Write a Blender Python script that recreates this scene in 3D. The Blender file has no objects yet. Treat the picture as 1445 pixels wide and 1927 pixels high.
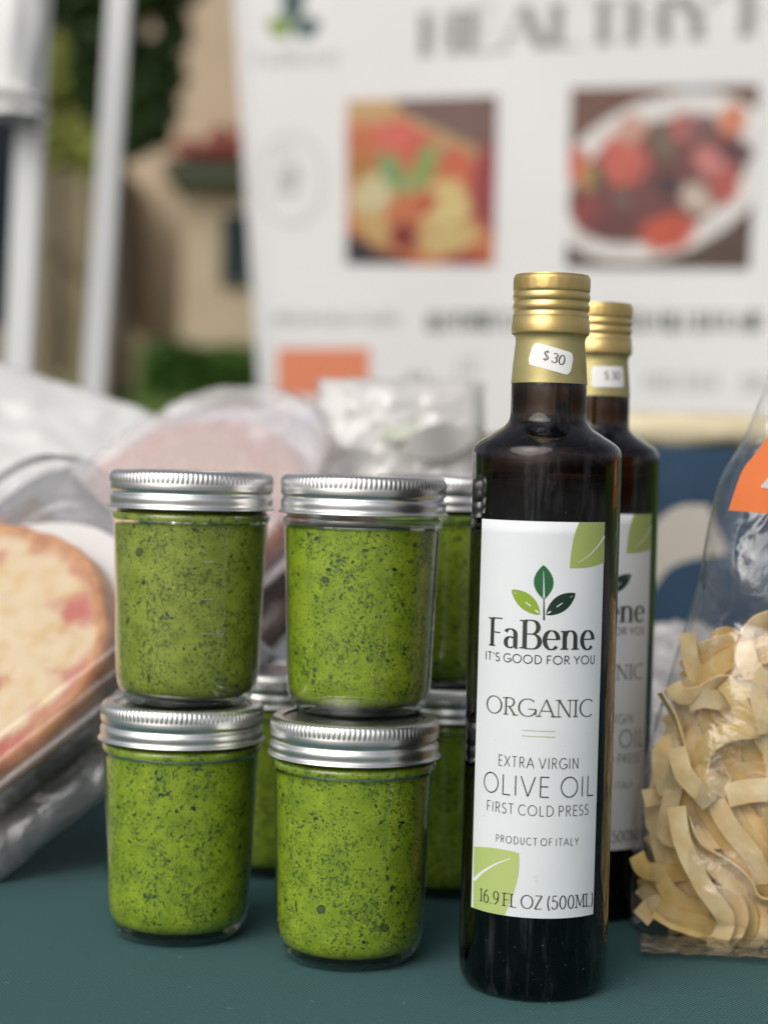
import bpy, math, random
from mathutils import Vector, Matrix, noise
R = math.radians
C = bpy.context.scene.collection

# ------------------------------------------------------------------ camera, world, sun
SC = bpy.context.scene
F = 3400.0 / 1927.0                     # focal length over picture height
EYE = 0.208                             # camera height over the table top (metres)
cam_d = bpy.data.cameras.new('camera')
cam_d.sensor_fit = 'VERTICAL'; cam_d.sensor_height = 36.0; cam_d.sensor_width = 27.0
cam_d.lens = 36.0 * F
cam_d.clip_start = 0.02; cam_d.clip_end = 500
cam_d.dof.use_dof = True; cam_d.dof.focus_distance = 0.704
cam_d.dof.aperture_fstop = cam_d.lens / 11.3
cam = bpy.data.objects.new('camera', cam_d); C.objects.link(cam)
PITCH, ROLL = R(1.76), R(1.5)
cam.matrix_world = Matrix.Translation((0, 0, EYE)) @ Matrix.Rotation(R(90) - PITCH, 4, 'X') @ Matrix.Rotation(ROLL, 4, 'Z')
SC.camera = cam

world = bpy.data.worlds.new('World'); SC.world = world; world.use_nodes = True
wn = world.node_tree; wn.nodes.clear()
sky = wn.nodes.new('ShaderNodeTexSky'); sky.sky_type = 'NISHITA'; sky.sun_disc = False
SUN_EL, SUN_AZ = R(38), R(215)          # azimuth from +Y clockwise: behind the camera, a little to the left
sky.sun_elevation = SUN_EL; sky.sun_rotation = SUN_AZ
sky.air_density = 1.0; sky.dust_density = 4.0; sky.ozone_density = 1.0
hs = wn.nodes.new('ShaderNodeHueSaturation'); hs.inputs['Saturation'].default_value = 0.35
bg = wn.nodes.new('ShaderNodeBackground'); bg.inputs['Strength'].default_value = 0.10
wo = wn.nodes.new('ShaderNodeOutputWorld')
wn.links.new(sky.outputs[0], hs.inputs['Color']); wn.links.new(hs.outputs[0], bg.inputs[0]); wn.links.new(bg.outputs[0], wo.inputs[0])

sun_d = bpy.data.lights.new('sun', 'SUN'); sun_d.energy = 1.5; sun_d.angle = R(60); sun_d.color = (1.0, 0.965, 0.91)
sun = bpy.data.objects.new('sun', sun_d); C.objects.link(sun)
sv = Vector((math.sin(SUN_AZ) * math.cos(SUN_EL), math.cos(SUN_AZ) * math.cos(SUN_EL), math.sin(SUN_EL)))
sun.rotation_euler = sv.to_track_quat('Z', 'Y').to_euler()

SC.view_settings.view_transform = 'Standard'; SC.view_settings.look = 'None'
SC.view_settings.exposure = 0.08; SC.view_settings.gamma = 1.0
try: SC.view_settings.use_curve_mapping = False
except Exception: pass
SC.render.engine = 'CYCLES'
SC.cycles.max_bounces = 14; SC.cycles.transparent_max_bounces = 24; SC.cycles.transmission_bounces = 10
SC.cycles.caustics_refractive = True; SC.cycles.caustics_reflective = False
SC.cycles.sample_clamp_indirect = 4.0

# ------------------------------------------------------------------ measuring helpers
CM = cam.matrix_world.copy()
def ray(px, py):                         # direction of a measured point of the photograph
    d = Vector(((px - 722.5) / 3400.0, -(py - 963.5) / 3400.0, -1.0))
    return (CM.to_3x3() @ d)
def at(px, py, Y):                       # the point at distance Y
    d = ray(px, py); return CM.translation + d * (Y / d.y)
def on_plane(px, py, P, N):
    d = ray(px, py); o = CM.translation
    return o + d * ((P - o).dot(N) / d.dot(N))

def lin(c):
    return tuple(((v / 255.0) / 12.92 if v <= 10 else (((v / 255.0) + 0.055) / 1.055) ** 2.4) for v in c)
def nz(x, y, z=0.0): return noise.noise(Vector((x, y, z)))
def fbm(x, y, z=0.0, o=4): return noise.fractal(Vector((x, y, z)), 1.0, 2.0, o)

# ------------------------------------------------------------------ materials
def mat(name, col=(.5, .5, .5), rough=.5, metal=0.0, spec=.5, **k):
    m = bpy.data.materials.new(name); m.use_nodes = True
    nt = m.node_tree; b = nt.nodes['Principled BSDF']
    b.inputs['Base Color'].default_value = (*col, 1); b.inputs['Roughness'].default_value = rough
    b.inputs['Metallic'].default_value = metal; b.inputs['Specular IOR Level'].default_value = spec
    for kk, v in k.items(): b.inputs[kk.replace('_', ' ')].default_value = v
    return m
def N(m, t, **k):
    n = m.node_tree.nodes.new(t)
    for a, v in k.items(): setattr(n, a, v)
    return n
def L(m, a, b): m.node_tree.links.new(a, b)
def mottled(name, c1, c2, scale, rough=.6, detail=6, bump=0.0, bscale=None, dist=.001, metal=0.0, spec=.4, lo=.35, hi=.65, coord='Object', stretch=(1, 1, 1)):
    m = mat(name, c1, rough, metal, spec); b = m.node_tree.nodes['Principled BSDF']
    tc = N(m, 'ShaderNodeTexCoord'); mp = N(m, 'ShaderNodeMapping'); mp.inputs['Scale'].default_value = stretch
    L(m, tc.outputs[coord], mp.inputs[0])
    n = N(m, 'ShaderNodeTexNoise'); n.inputs['Scale'].default_value = scale; n.inputs['Detail'].default_value = detail
    L(m, mp.outputs[0], n.inputs['Vector'])
    r = N(m, 'ShaderNodeValToRGB'); r.color_ramp.elements[0].position = lo; r.color_ramp.elements[1].position = hi
    r.color_ramp.elements[0].color = (*c1, 1); r.color_ramp.elements[1].color = (*c2, 1)
    L(m, n.outputs[0], r.inputs[0]); L(m, r.outputs[0], b.inputs['Base Color'])
    if bump:
        n2 = N(m, 'ShaderNodeTexNoise'); n2.inputs['Scale'].default_value = bscale or scale; n2.inputs['Detail'].default_value = 4
        L(m, mp.outputs[0], n2.inputs['Vector'])
        bp = N(m, 'ShaderNodeBump'); bp.inputs['Strength'].default_value = bump; bp.inputs['Distance'].default_value = dist
        L(m, n2.outputs[0], bp.inputs['Height']); L(m, bp.outputs[0], b.inputs['Normal'])
    return m
def vcol(name, rough=.7, spec=.3, bump=0.0, bscale=100, dist=.001):
    m = mat(name, (.5, .5, .5), rough, 0, spec); b = m.node_tree.nodes['Principled BSDF']
    a = N(m, 'ShaderNodeVertexColor'); a.layer_name = 'Col'; L(m, a.outputs[0], b.inputs['Base Color'])
    if bump:
        tc = N(m, 'ShaderNodeTexCoord')
        n2 = N(m, 'ShaderNodeTexNoise'); n2.inputs['Scale'].default_value = bscale; n2.inputs['Detail'].default_value = 5
        L(m, tc.outputs['Object'], n2.inputs['Vector'])
        bp = N(m, 'ShaderNodeBump'); bp.inputs['Strength'].default_value = bump; bp.inputs['Distance'].default_value = dist
        L(m, n2.outputs[0], bp.inputs['Height']); L(m, bp.outputs[0], b.inputs['Normal'])
    return m
def film(name, tint=(1, 1, 1), milky=.1, mcol=(.8, .8, .8), rough=.08, ior=1.5, boost=1.0, wr=0.0, wscale=60, wdist=.002, crease=0.0):
    """thin clear or milky plastic or glass wall: see-through, a share of white haze, a Fresnel gloss"""
    m = bpy.data.materials.new(name); m.use_nodes = True; nt = m.node_tree; nt.nodes.clear()
    out = N(m, 'ShaderNodeOutputMaterial')
    tr = N(m, 'ShaderNodeBsdfTransparent'); tr.inputs[0].default_value = (*tint, 1)
    df = N(m, 'ShaderNodeBsdfDiffuse'); df.inputs[0].default_value = (*mcol, 1)
    tl = N(m, 'ShaderNodeBsdfTranslucent'); tl.inputs[0].default_value = (*mcol, 1)
    md = N(m, 'ShaderNodeMixShader'); md.inputs[0].default_value = .22
    L(m, df.outputs[0], md.inputs[1]); L(m, tl.outputs[0], md.inputs[2])
    m1 = N(m, 'ShaderNodeMixShader'); m1.inputs[0].default_value = milky
    L(m, tr.outputs[0], m1.inputs[1]); L(m, md.outputs[0], m1.inputs[2])
    gl = N(m, 'ShaderNodeBsdfGlossy'); gl.inputs['Roughness'].default_value = rough; gl.inputs[0].default_value = (1, 1, 1, 1)
    # Schlick reflectance of a thin wall, the same from both sides
    f0 = ((ior - 1) / (ior + 1)) ** 2
    gm = N(m, 'ShaderNodeNewGeometry'); fr = N(m, 'ShaderNodeVectorMath', operation='DOT_PRODUCT')
    L(m, gm.outputs['Normal'], fr.inputs[0]); L(m, gm.outputs['Incoming'], fr.inputs[1])
    ab = N(m, 'ShaderNodeMath', operation='ABSOLUTE'); L(m, fr.outputs['Value'], ab.inputs[0])
    om = N(m, 'ShaderNodeMath', operation='SUBTRACT', use_clamp=True); om.inputs[0].default_value = 1; L(m, ab.outputs[0], om.inputs[1])
    pw = N(m, 'ShaderNodeMath', operation='POWER'); pw.inputs[1].default_value = 5; L(m, om.outputs[0], pw.inputs[0])
    sc_ = N(m, 'ShaderNodeMath', operation='MULTIPLY_ADD'); sc_.inputs[1].default_value = 1 - f0; sc_.inputs[2].default_value = f0; L(m, pw.outputs[0], sc_.inputs[0])
    mu = N(m, 'ShaderNodeMath', operation='MULTIPLY', use_clamp=True); mu.inputs[1].default_value = boost
    L(m, sc_.outputs[0], mu.inputs[0])
    m2 = N(m, 'ShaderNodeMixShader'); L(m, mu.outputs[0], m2.inputs[0]); L(m, m1.outputs[0], m2.inputs[1]); L(m, gl.outputs[0], m2.inputs[2])
    if wr or crease:
        tc = N(m, 'ShaderNodeTexCoord'); n = N(m, 'ShaderNodeTexNoise'); n.inputs['Scale'].default_value = wscale
        n.inputs['Detail'].default_value = 5; n.inputs['Distortion'].default_value = 1.2
        L(m, tc.outputs['Object'], n.inputs['Vector'])
        bp = N(m, 'ShaderNodeBump'); bp.inputs['Strength'].default_value = wr; bp.inputs['Distance'].default_value = wdist
        L(m, n.outputs[0], bp.inputs['Height'])
        L(m, bp.outputs[0], gl.inputs['Normal']); L(m, bp.outputs[0], df.inputs['Normal']); L(m, bp.outputs[0], fr.inputs[0])
        if crease:                       # creased plastic goes white along its folds
            r = N(m, 'ShaderNodeMapRange'); r.inputs[1].default_value = .5; r.inputs[2].default_value = .72
            r.inputs[3].default_value = milky; r.inputs[4].default_value = min(1, milky + crease)
            L(m, n.outputs[0], r.inputs[0]); L(m, r.outputs[0], m1.inputs[0])
    L(m, m2.outputs[0], out.inputs[0])
    return m

# ------------------------------------------------------------------ object helpers
def obj(name, verts, faces, m, parent=None, smooth=True, col=None, mw=None):
    me = bpy.data.meshes.new(name); me.from_pydata([tuple(v) for v in verts], [], faces)
    if smooth:
        me.polygons.foreach_set('use_smooth', [True] * len(me.polygons))
    if isinstance(m, (list, tuple)):
        for x in m: me.materials.append(x)
    else: me.materials.append(m)
    if col is not None:
        a = me.color_attributes.new('Col', 'FLOAT_COLOR', 'POINT')
        flat = []
        for c in col: flat += [c[0], c[1], c[2], 1.0]
        a.data.foreach_set('color', flat)
    me.update()
    o = bpy.data.objects.new(name, me); C.objects.link(o)
    if parent is not None: o.parent = parent
    if mw is not None: o.matrix_world = mw
    return o
def tag(o, label=None, cat=None, group=None, kind=None):
    if label: o['label'] = label
    if cat: o['category'] = cat
    if group: o['group'] = group
    if kind: o['kind'] = kind
    return o
def empty(name, loc, label, cat, group=None, rz=0.0):
    o = bpy.data.objects.new(name, None); C.objects.link(o); o.location = loc; o.rotation_euler = (0, 0, rz)
    o.empty_display_size = .02
    return tag(o, label, cat, group)
def copy_tree(o, parent=None):
    c = o.copy(); C.objects.link(c); c.parent = parent
    for ch in o.children: copy_tree(ch, c)
    return c
def box(v, f, x0, y0, z0, x1, y1, z1, M=None):
    b = len(v)
    for z in (z0, z1):
        for (x, y) in ((x0, y0), (x1, y0), (x1, y1), (x0, y1)):
            p = Vector((x, y, z)); v.append(M @ p if M else p)
    for q in ((0, 3, 2, 1), (4, 5, 6, 7), (0, 1, 5, 4), (1, 2, 6, 5), (2, 3, 7, 6), (3, 0, 4, 7)): f.append(tuple(b + i for i in q))
def tube(v, f, pts, rs, seg=10, caps=True):
    b0 = len(v); n = len(pts)
    for i, p in enumerate(pts):
        p = Vector(p); t = (Vector(pts[min(i + 1, n - 1)]) - Vector(pts[max(i - 1, 0)])).normalized()
        a = t.orthogonal().normalized() if abs(t.z) < .99 else Vector((1, 0, 0)); c = t.cross(a)
        r = rs[i] if isinstance(rs, (list, tuple)) else rs
        for k in range(seg):
            an = 2 * math.pi * k / seg; v.append(p + a * math.cos(an) * r + c * math.sin(an) * r)
    for i in range(n - 1):
        for k in range(seg):
            k2 = (k + 1) % seg; f.append((b0 + i * seg + k, b0 + i * seg + k2, b0 + (i + 1) * seg + k2, b0 + (i + 1) * seg + k))
    if caps:
        f.append(tuple(b0 + k for k in reversed(range(seg)))); f.append(tuple(b0 + (n - 1) * seg + k for k in range(seg)))
def lathe(prof, seg=96, v=None, f=None, rfun=None, flip=False, close=True):
    """prof: (radius, z) from bottom to top, outside"""
    if v is None: v, f = [], []
    b = len(v)
    for j, (r, z) in enumerate(prof):
        for k in range(seg):
            a = 2 * math.pi * k / seg; rr = r + (rfun(j, k, r, z) if rfun else 0)
            v.append(Vector((rr * math.cos(a), rr * math.sin(a), z)))
    for j in range(len(prof) - 1):
        for k in range(seg):
            k2 = (k + 1) % seg; q = (b + j * seg + k, b + j * seg + k2, b + (j + 1) * seg + k2, b + (j + 1) * seg + k)
            f.append(q[::-1] if flip else q)
    if close:
        for j, rev in ((0, True), (len(prof) - 1, False)):
            if prof[j][0] > 1e-6:
                q = [b + j * seg + k for k in range(seg)]
                if rev != flip: q = q[::-1]
                f.append(tuple(q))
    return v, f
def smooth_profile(pts, n=4):
    out = []
    for i in range(len(pts) - 1):
        p0 = pts[max(i - 1, 0)]; p1 = pts[i]; p2 = pts[i + 1]; p3 = pts[min(i + 2, len(pts) - 1)]
        for k in range(n):
            t = k / n; o = []
            for d in range(len(p1)):
                a, b, c, e = p0[d], p1[d], p2[d], p3[d]
                o.append(.5 * ((2 * b) + (-a + c) * t + (2 * a - 5 * b + 4 * c - e) * t * t + (-a + 3 * b - 3 * c + e) * t ** 3))
            out.append(tuple(o))
    out.append(tuple(pts[-1])); return out

# ------------------------------------------------------------------ stroke lettering (skeletons drawn with a nib)
def l(*a): return ('l', a, None)
def lt(*a): return ('l', a, 'thick')
def ln(*a): return ('l', a, 'thin')
def a_(cx, cy, rx, ry, a0, a1): return ('a', (cx, cy, rx, ry, a0, a1), None)
# glyph: (width, strokes, serifs (x, y))
G = {
 'A': (.78, [ln(0, 0, .39, 1), lt(.39, 1, .78, 0), ln(.13, .34, .65, .34)], [(0, 0), (.78, 0)]),
 'B': (.64, [lt(.1, 0, .1, 1), l(.1, 1, .34, 1), a_(.34, .76, .22, .24, 90, -90), l(.34, .52, .1, .52), a_(.36, .26, .26, .26, 90, -90), l(.36, 0, .1, 0)], [(.06, 0), (.06, 1)]),
 'C': (.78, [a_(.47, .5, .45, .5, 48, 312)], []),
 'D': (.78, [lt(.1, 0, .1, 1), l(.1, 1, .3, 1), a_(.3, .5, .45, .5, 90, -90), l(.3, 0, .1, 0)], [(.08, 0), (.08, 1)]),
 'E': (.52, [lt(.08, 0, .08, 1), ln(.08, 1, .52, 1), ln(.08, .52, .47, .52), ln(.08, 0, .52, 0)], [(.06, 0), (.06, 1)]),
 'F': (.5, [lt(.08, 0, .08, 1), ln(.08, 1, .5, 1), ln(.08, .5, .42, .5)], [(.08, 0), (.04, 1)]),
 'G': (.86, [a_(.47, .5, .45, .5, 45, 345), ln(.5, .42, .9, .42), l(.88, .42, .88, .12)], []),
 'H': (.72, [lt(.08, 0, .08, 1), lt(.64, 0, .64, 1), ln(.08, .5, .64, .5)], [(.08, 0), (.08, 1), (.64, 0), (.64, 1)]),
 'I': (.16, [lt(.08, 0, .08, 1)], [(.08, 0), (.08, 1)]),
 'L': (.5, [lt(.08, 0, .08, 1), ln(.08, 0, .5, 0)], [(.08, 1), (.06, 0)]),
 'M': (.9, [ln(.08, 0, .12, 1), lt(.12, 1, .45, .12), ln(.45, .12, .78, 1), lt(.78, 1, .82, 0)], [(.08, 0), (.82, 0), (.08, 1), (.82, 1)]),
 'N': (.76, [ln(.08, 0, .08, 1), lt(.08, 1, .68, 0), ln(.68, 0, .68, 1)], [(.08, 0), (.06, 1), (.68, 1)]),
 'O': (.96, [a_(.48, .5, .46, .5, 0, 360)], []),
 'P': (.56, [lt(.08, 0, .08, 1), l(.08, 1, .28, 1), a_(.28, .74, .25, .26, 90, -90), l(.28, .48, .08, .48)], [(.08, 0), (.04, 1)]),
 'R': (.6, [lt(.08, 0, .08, 1), l(.08, 1, .28, 1), a_(.28, .75, .24, .25, 90, -90), l(.28, .5, .08, .5), lt(.26, .5, .58, 0)], [(.08, 0), (.04, 1), (.6, 0)]),
 'S': (.5, [a_(.26, .755, .21, .245, 35, 180), a_(.26, .755, .21, .245, 180, 285), a_(.25, .265, .23, .265, 95, -60), a_(.25, .265, .23, .265, -60, -150)], []),
 'T': (.56, [lt(.28, 0, .28, 1), ln(0, 1, .56, 1)], [(.28, 0)]),
 'U': (.64, [lt(.08, 1, .08, .3), a_(.32, .3, .24, .3, 180, 360), l(.56, .3, .56, 1)], [(.08, 1), (.56, 1)]),
 'V': (.74, [lt(0, 1, .37, 0), ln(.37, 0, .74, 1)], [(0, 1), (.74, 1)]),
 'X': (.66, [lt(.02, 1, .64, 0), ln(.02, 0, .64, 1)], [(.02, 0), (.64, 0), (.02, 1), (.64, 1)]),
 'Y': (.66, [lt(0, 1, .33, .46), ln(.66, 1, .33, .46), lt(.33, .46, .33, 0)], [(.33, 0), (0, 1), (.66, 1)]),
 'Z': (.6, [ln(.04, 1, .58, 1), lt(.58, 1, .02, 0), ln(.02, 0, .58, 0)], []),
 '0': (.58, [a_(.29, .5, .25, .5, 0, 360)], []),
 '1': (.3, [lt(.18, 0, .18, 1), ln(.18, 1, .02, .84)], [(.18, 0)]),
 '3': (.52, [a_(.25, .76, .2, .24, 150, -90), a_(.24, .26, .24, .26, 90, -150)], []),
 '5': (.52, [ln(.46, 1, .12, 1), ln(.12, 1, .08, .55), a_(.24, .32, .25, .32, 125, -150)], []),
 '6': (.54, [a_(.27, .3, .23, .3, 0, 360), ('p', (.05, .34, .07, .6, .2, .85, .42, 1.0), None)], []),
 '9': (.54, [a_(.27, .7, .23, .3, 0, 360), ('p', (.49, .66, .47, .4, .34, .15, .12, 0), None)], []),
 '$': (.5, [a_(.26, .74, .19, .22, 35, 285), a_(.25, .28, .21, .24, 95, -150), ln(.26, -.1, .26, 1.1)], []),
 '(': (.24, [a_(.34, .45, .26, .62, 115, 245)], []),
 ')': (.24, [a_(-.1, .45, .26, .62, 65, -65)], []),
 '.': (.16, [('l', (.08, 0, .08, .09), 'dot')], []),
 "'": (.12, [('l', (.06, .78, .06, 1), None)], []),
 'a': (.5, [a_(.2, .46, .19, .2, 155, 0), lt(.39, .47, .39, .1), a_(.46, .1, .07, .1, 180, 290), a_(.2, .19, .17, .19, 60, 300), ln(.28, .355, .39, .38), ln(.285, .025, .39, .1)], []),
 'e': (.5, [a_(.26, .33, .23, .33, 2, 320), ln(.03, .36, .48, .36)], []),
 'n': (.6, [lt(.1, 0, .1, .66), a_(.3, .42, .19, .24, 170, 0), lt(.49, .42, .49, 0)], [(.1, 0), (.49, 0), (.05, .66)]),
}
def text_strips(txt, width, height, thick, thin, serif=0.0, track=.12, space=.3):
    """returns (strips, total) ; each strip is a list of (left, right) 2-D points, x from 0 to width, y from 0 to height"""
    adv, total = [], 0.0
    for ch in txt:
        w = space if ch == ' ' else G[ch][0]
        adv.append((total, w)); total += w + (0 if ch == ' ' else track)
    total -= track
    sx = width / total; strips = []
    for ch, (x0, w) in zip(txt, adv):
        if ch == ' ': continue
        _, strokes, serifs = G[ch]
        for kind, p, mode in strokes:
            pts = []
            if kind == 'l':
                n = 8 if thick else 8
                for i in range(n + 1): pts.append((p[0] + (p[2] - p[0]) * i / n, p[1] + (p[3] - p[1]) * i / n))
            elif kind == 'p':
                cp = [(p[i], p[i + 1]) for i in range(0, len(p), 2)]; pts = smooth_profile(cp, 6)
            else:
                cx, cy, rx, ry, a0, a1 = p; n = max(6, int(abs(a1 - a0) / 9))
                for i in range(n + 1):
                    an = R(a0 + (a1 - a0) * i / n); pts.append((cx + rx * math.cos(an), cy + ry * math.sin(an)))
            P = [((x0 + x) * sx, y * height) for x, y in pts]
            st = []
            for i, q in enumerate(P):
                a = P[max(i - 1, 0)]; b = P[min(i + 1, len(P) - 1)]
                if kind == 'a' and p[5] - p[4] == 360 and i in (0, len(P) - 1): a, b = P[-2], P[1]
                tx, ty = b[0] - a[0], b[1] - a[1]; ll = math.hypot(tx, ty) or 1; tx /= ll; ty /= ll
                if mode == 'thick': w_ = thick
                elif mode == 'thin': w_ = thin
                elif mode == 'dot': w_ = max(thick, thin) * 1.1
                else: w_ = thin + (thick - thin) * abs(ty) ** 1.6
                w_ *= .5
                st.append(((q[0] - ty * w_, q[1] + tx * w_), (q[0] + ty * w_, q[1] - tx * w_)))
            if kind == 'l' and mode != 'dot' and abs(st[0][0][1] - st[0][1][1]) > 1e-9:   # cut diagonals level with the line ends
                pass
            strips.append(st)
        if serif:
            for (sxx, sy) in serifs:
                cx = (x0 + sxx) * sx; hw = thick * .5 + serif; yy = sy * height
                th = thin * 1.15; y0 = yy if sy == 0 else yy - th
                if ch == 'n' and sy > .6: strips.append([((cx - hw * .7, y0), (cx - hw * .7, y0 + th)), ((cx + hw * .2, y0), (cx + hw * .2, y0 + th))]); continue
                strips.append([((cx - hw, y0), (cx - hw, y0 + th)), ((cx, y0), (cx, y0 + th)), ((cx + hw, y0), (cx + hw, y0 + th))])
    return strips
def strips_mesh(strips, mp, v=None, f=None, lift0=0.0, dl=3e-6, lat=1):
    if v is None: v, f = [], []
    for k, st in enumerate(strips):
        b = len(v); h = lift0 + (k % 7) * dl
        for a, c in st:
            for q in range(lat + 1):
                t = q / lat; v.append(mp(a[0] * (1 - t) + c[0] * t, a[1] * (1 - t) + c[1] * t, h))
        w = lat + 1
        for i in range(len(st) - 1):
            for q in range(lat): f.append((b + w * i + q, b + w * i + q + 1, b + w * (i + 1) + q + 1, b + w * (i + 1) + q))
    return v, f
def leaf_strip(p0, p1, wl, wr, n=16, cut=None, pw=.75):
    """a leaf from p0 to p1 as a strip of cross lines, half widths wl / wr"""
    dx, dy = p1[0] - p0[0], p1[1] - p0[1]; ll = math.hypot(dx, dy); tx, ty = dx / ll, dy / ll
    st = []
    for i in range(n + 1):
        t = i / n; s = math.sin(math.pi * t) ** pw
        q = (p0[0] + dx * t, p0[1] + dy * t)
        st.append(((q[0] - ty * wl * s, q[1] + tx * wl * s), (q[0] + ty * wr * s, q[1] - tx * wr * s)))
    return st
def line_strip(pts, w0, w1=None):
    w1 = w0 if w1 is None else w1; st = []
    for i, q in enumerate(pts):
        a = pts[max(i - 1, 0)]; b = pts[min(i + 1, len(pts) - 1)]
        tx, ty = b[0] - a[0], b[1] - a[1]; ll = math.hypot(tx, ty); tx /= ll; ty /= ll
        w_ = (w0 + (w1 - w0) * i / (len(pts) - 1)) * .5
        st.append(((q[0] - ty * w_, q[1] + tx * w_), (q[0] + ty * w_, q[1] - tx * w_)))
    return st
def between(A, B, n=14):
    """strip between two curves given as control points"""
    a = resample(A, n); b = resample(B, n); return list(zip(a, b))
def resample(P, n):
    P = smooth_profile(P, 8) if len(P) > 2 else P
    d = [0]
    for i in range(1, len(P)): d.append(d[-1] + math.dist(P[i - 1], P[i]))
    out = []; j = 0
    for k in range(n + 1):
        s = d[-1] * k / n
        while j < len(P) - 2 and d[j + 1] < s: j += 1
        t = (s - d[j]) / max(d[j + 1] - d[j], 1e-9); out.append(tuple(P[j][q] + (P[j + 1][q] - P[j][q]) * t for q in range(len(P[0]))))
    return out
def grid(nu, nv):
    f = []
    for j in range(nv):
        for i in range(nu):
            a = j * (nu + 1) + i; f.append((a, a + 1, a + nu + 2, a + nu + 1))
    return f

# ================================================================== SETTING
GZ = -0.76
m_pave = mottled('paving', (.20, .19, .18), (.27, .26, .24), 1.5, .85, bump=.4, bscale=40, dist=.01)
m_grass = mottled('grass_green', lin((70, 95, 30)), lin((95, 120, 45)), 3, .9, bump=.6, bscale=60, dist=.03)
tag(obj('pavement', [(-60, -60, GZ), (60, -60, GZ), (60, 7.5, GZ), (-60, 7.5, GZ)], [(0, 1, 2, 3)], m_pave), kind='structure')
v = []
for j, (y, z) in enumerate([(7.5, GZ), (9.0, GZ + .5), (11.0, .45), (14, .72), (22, .8), (70, .8)]):
    for i in range(25): v.append((-60 + i * 5, y, z + .05 * nz(i * 1.7, y)))
tag(obj('grass_bank', v, grid(24, 5), m_grass), kind='structure')

# --- building: stucco wall, portico with tiled roof, window, stairs
m_stucco = mottled('beige_stucco', lin((180, 162, 136)), lin((192, 175, 150)), 2.0, .9, bump=.3, bscale=30, dist=.01)
m_stucco_shade = mottled('shaded_stucco', lin((132, 122, 98)), lin((120, 110, 88)), 2.0, .9, bump=.3, bscale=30, dist=.01)  # stucco darkened in its colour to stand for the shaded left wall
m_green = mat('green_paint', lin((72, 84, 66)), .6)
m_tile = mottled('clay_tile', lin((150, 75, 60)), lin((115, 60, 50)), 8, .8)
m_dark = mat('dark_glass', lin((42, 52, 55)), .15)
m_frame = mat('window_frame_paint', lin((90, 98, 88)), .5)
m_stair = mottled('stair_concrete', lin((115, 104, 84)), lin((128, 116, 92)), 3, .9)
BY = 17.0
def X(px, Y): return at(px, 850, Y).x
def Z(py, Y, px=300): return at(px, py, Y).z
house = empty('stucco_house', (X(400, BY), BY, .8), 'beige stucco building with a red tiled porch roof beyond the tent poles', 'building')
def hb(name, m, x0, y0, z0, x1, y1, z1, parent=house):
    v, f = [], []; hl = house.location
    box(v, f, x0 - hl.x, y0 - hl.y, z0 - hl.z, x1 - hl.x, y1 - hl.y, z1 - hl.z)
    return obj(name, v, f, m, parent, smooth=False)
hb('wall', m_stucco, X(-500, BY), BY, .3, X(1500, BY), BY + .3, Z(-900, BY))
PY = 14.5
px0, px1 = X(335, PY), X(900, PY)
hb('porch_wall', m_stucco, px0, PY, .6, px1, BY - .01, Z(345, PY))
hb('fascia', m_green, px0 - .12, PY - .3, Z(345, PY) + .004, px1 + .1, BY - .02, Z(318, PY))
pz0, pz1 = Z(318, PY) + .004, Z(262, PY)
v, f = [], []; hl = house.location
rx0, rx1 = px0 - .14, px1 + .1
v = [Vector(p) - hl for p in ((rx0, PY - .32, pz0), (rx1, PY - .32, pz0), (rx1, BY - .02, pz0 + .9), (rx0 + .8, BY - .02, pz0 + .9), (rx0, BY - .02, pz0))]
roof = obj('porch_roof', v, [(0, 1, 2, 3), (0, 3, 4)], m_tile, house, smooth=False)
tv, tf = [], []
for s in range(9):
    a0 = math.pi * s / 8
    for yy in (0, .36): tv.append(Vector((-.1 * math.cos(a0), yy, .07 * math.sin(a0) + yy * .34)))
for s in range(8): tf.append((2 * s, 2 * s + 1, 2 * s + 3, 2 * s + 2))
tile0 = None
for r_ in range(6):
    for c_ in range(12):
        x = rx0 + .12 + c_ * .215; y = PY - .34 + r_ * .34
        if x - rx0 < r_ * .09: continue
        loc = (x - hl.x, y - hl.y, pz0 + .02 + (y - PY + .32) * .33 - hl.z)
        if tile0 is None:
            tile0 = obj('roof_tile', tv, tf, m_tile, roof); tile0.location = loc
        else:
            t = tile0.copy(); C.objects.link(t); t.location = loc
wx0, wx1 = X(408, PY), X(520, PY)
win = hb('window', m_frame, wx0, PY - .05, Z(535, PY), wx1, PY - .002, Z(398, PY))
for k in range(2):
    a = wx0 + .03 + k * (wx1 - wx0) / 2
    v, f = [], []; box(v, f, a - hl.x, PY - .06 - hl.y, Z(530, PY) - hl.z, a + (wx1 - wx0) / 2 - .05 - hl.x, PY - .053 - hl.y, Z(403, PY) - hl.z)
    obj('pane', v, f, m_dark, win, smooth=False)
# the lower wing at the left, shade put into its stucco colour, with an outside stair
hb('side_wing', m_stucco_shade, X(-300, 15.5), 15.5, .4, X(205, 15.5), BY - .01, Z(300, 15.5))
v, f = [], []
for k in range(14):
    xa = X(60, 15.2) + k * .085; zt = Z(440, 15.2) - k * .075 - .1
    box(v, f, xa - hl.x, 15.2 - hl.y, .3 - hl.z, xa + .084 - hl.x, 15.49 - hl.y, zt - hl.z)
obj('stair', v, f, m_stair, house, smooth=False)

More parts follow.
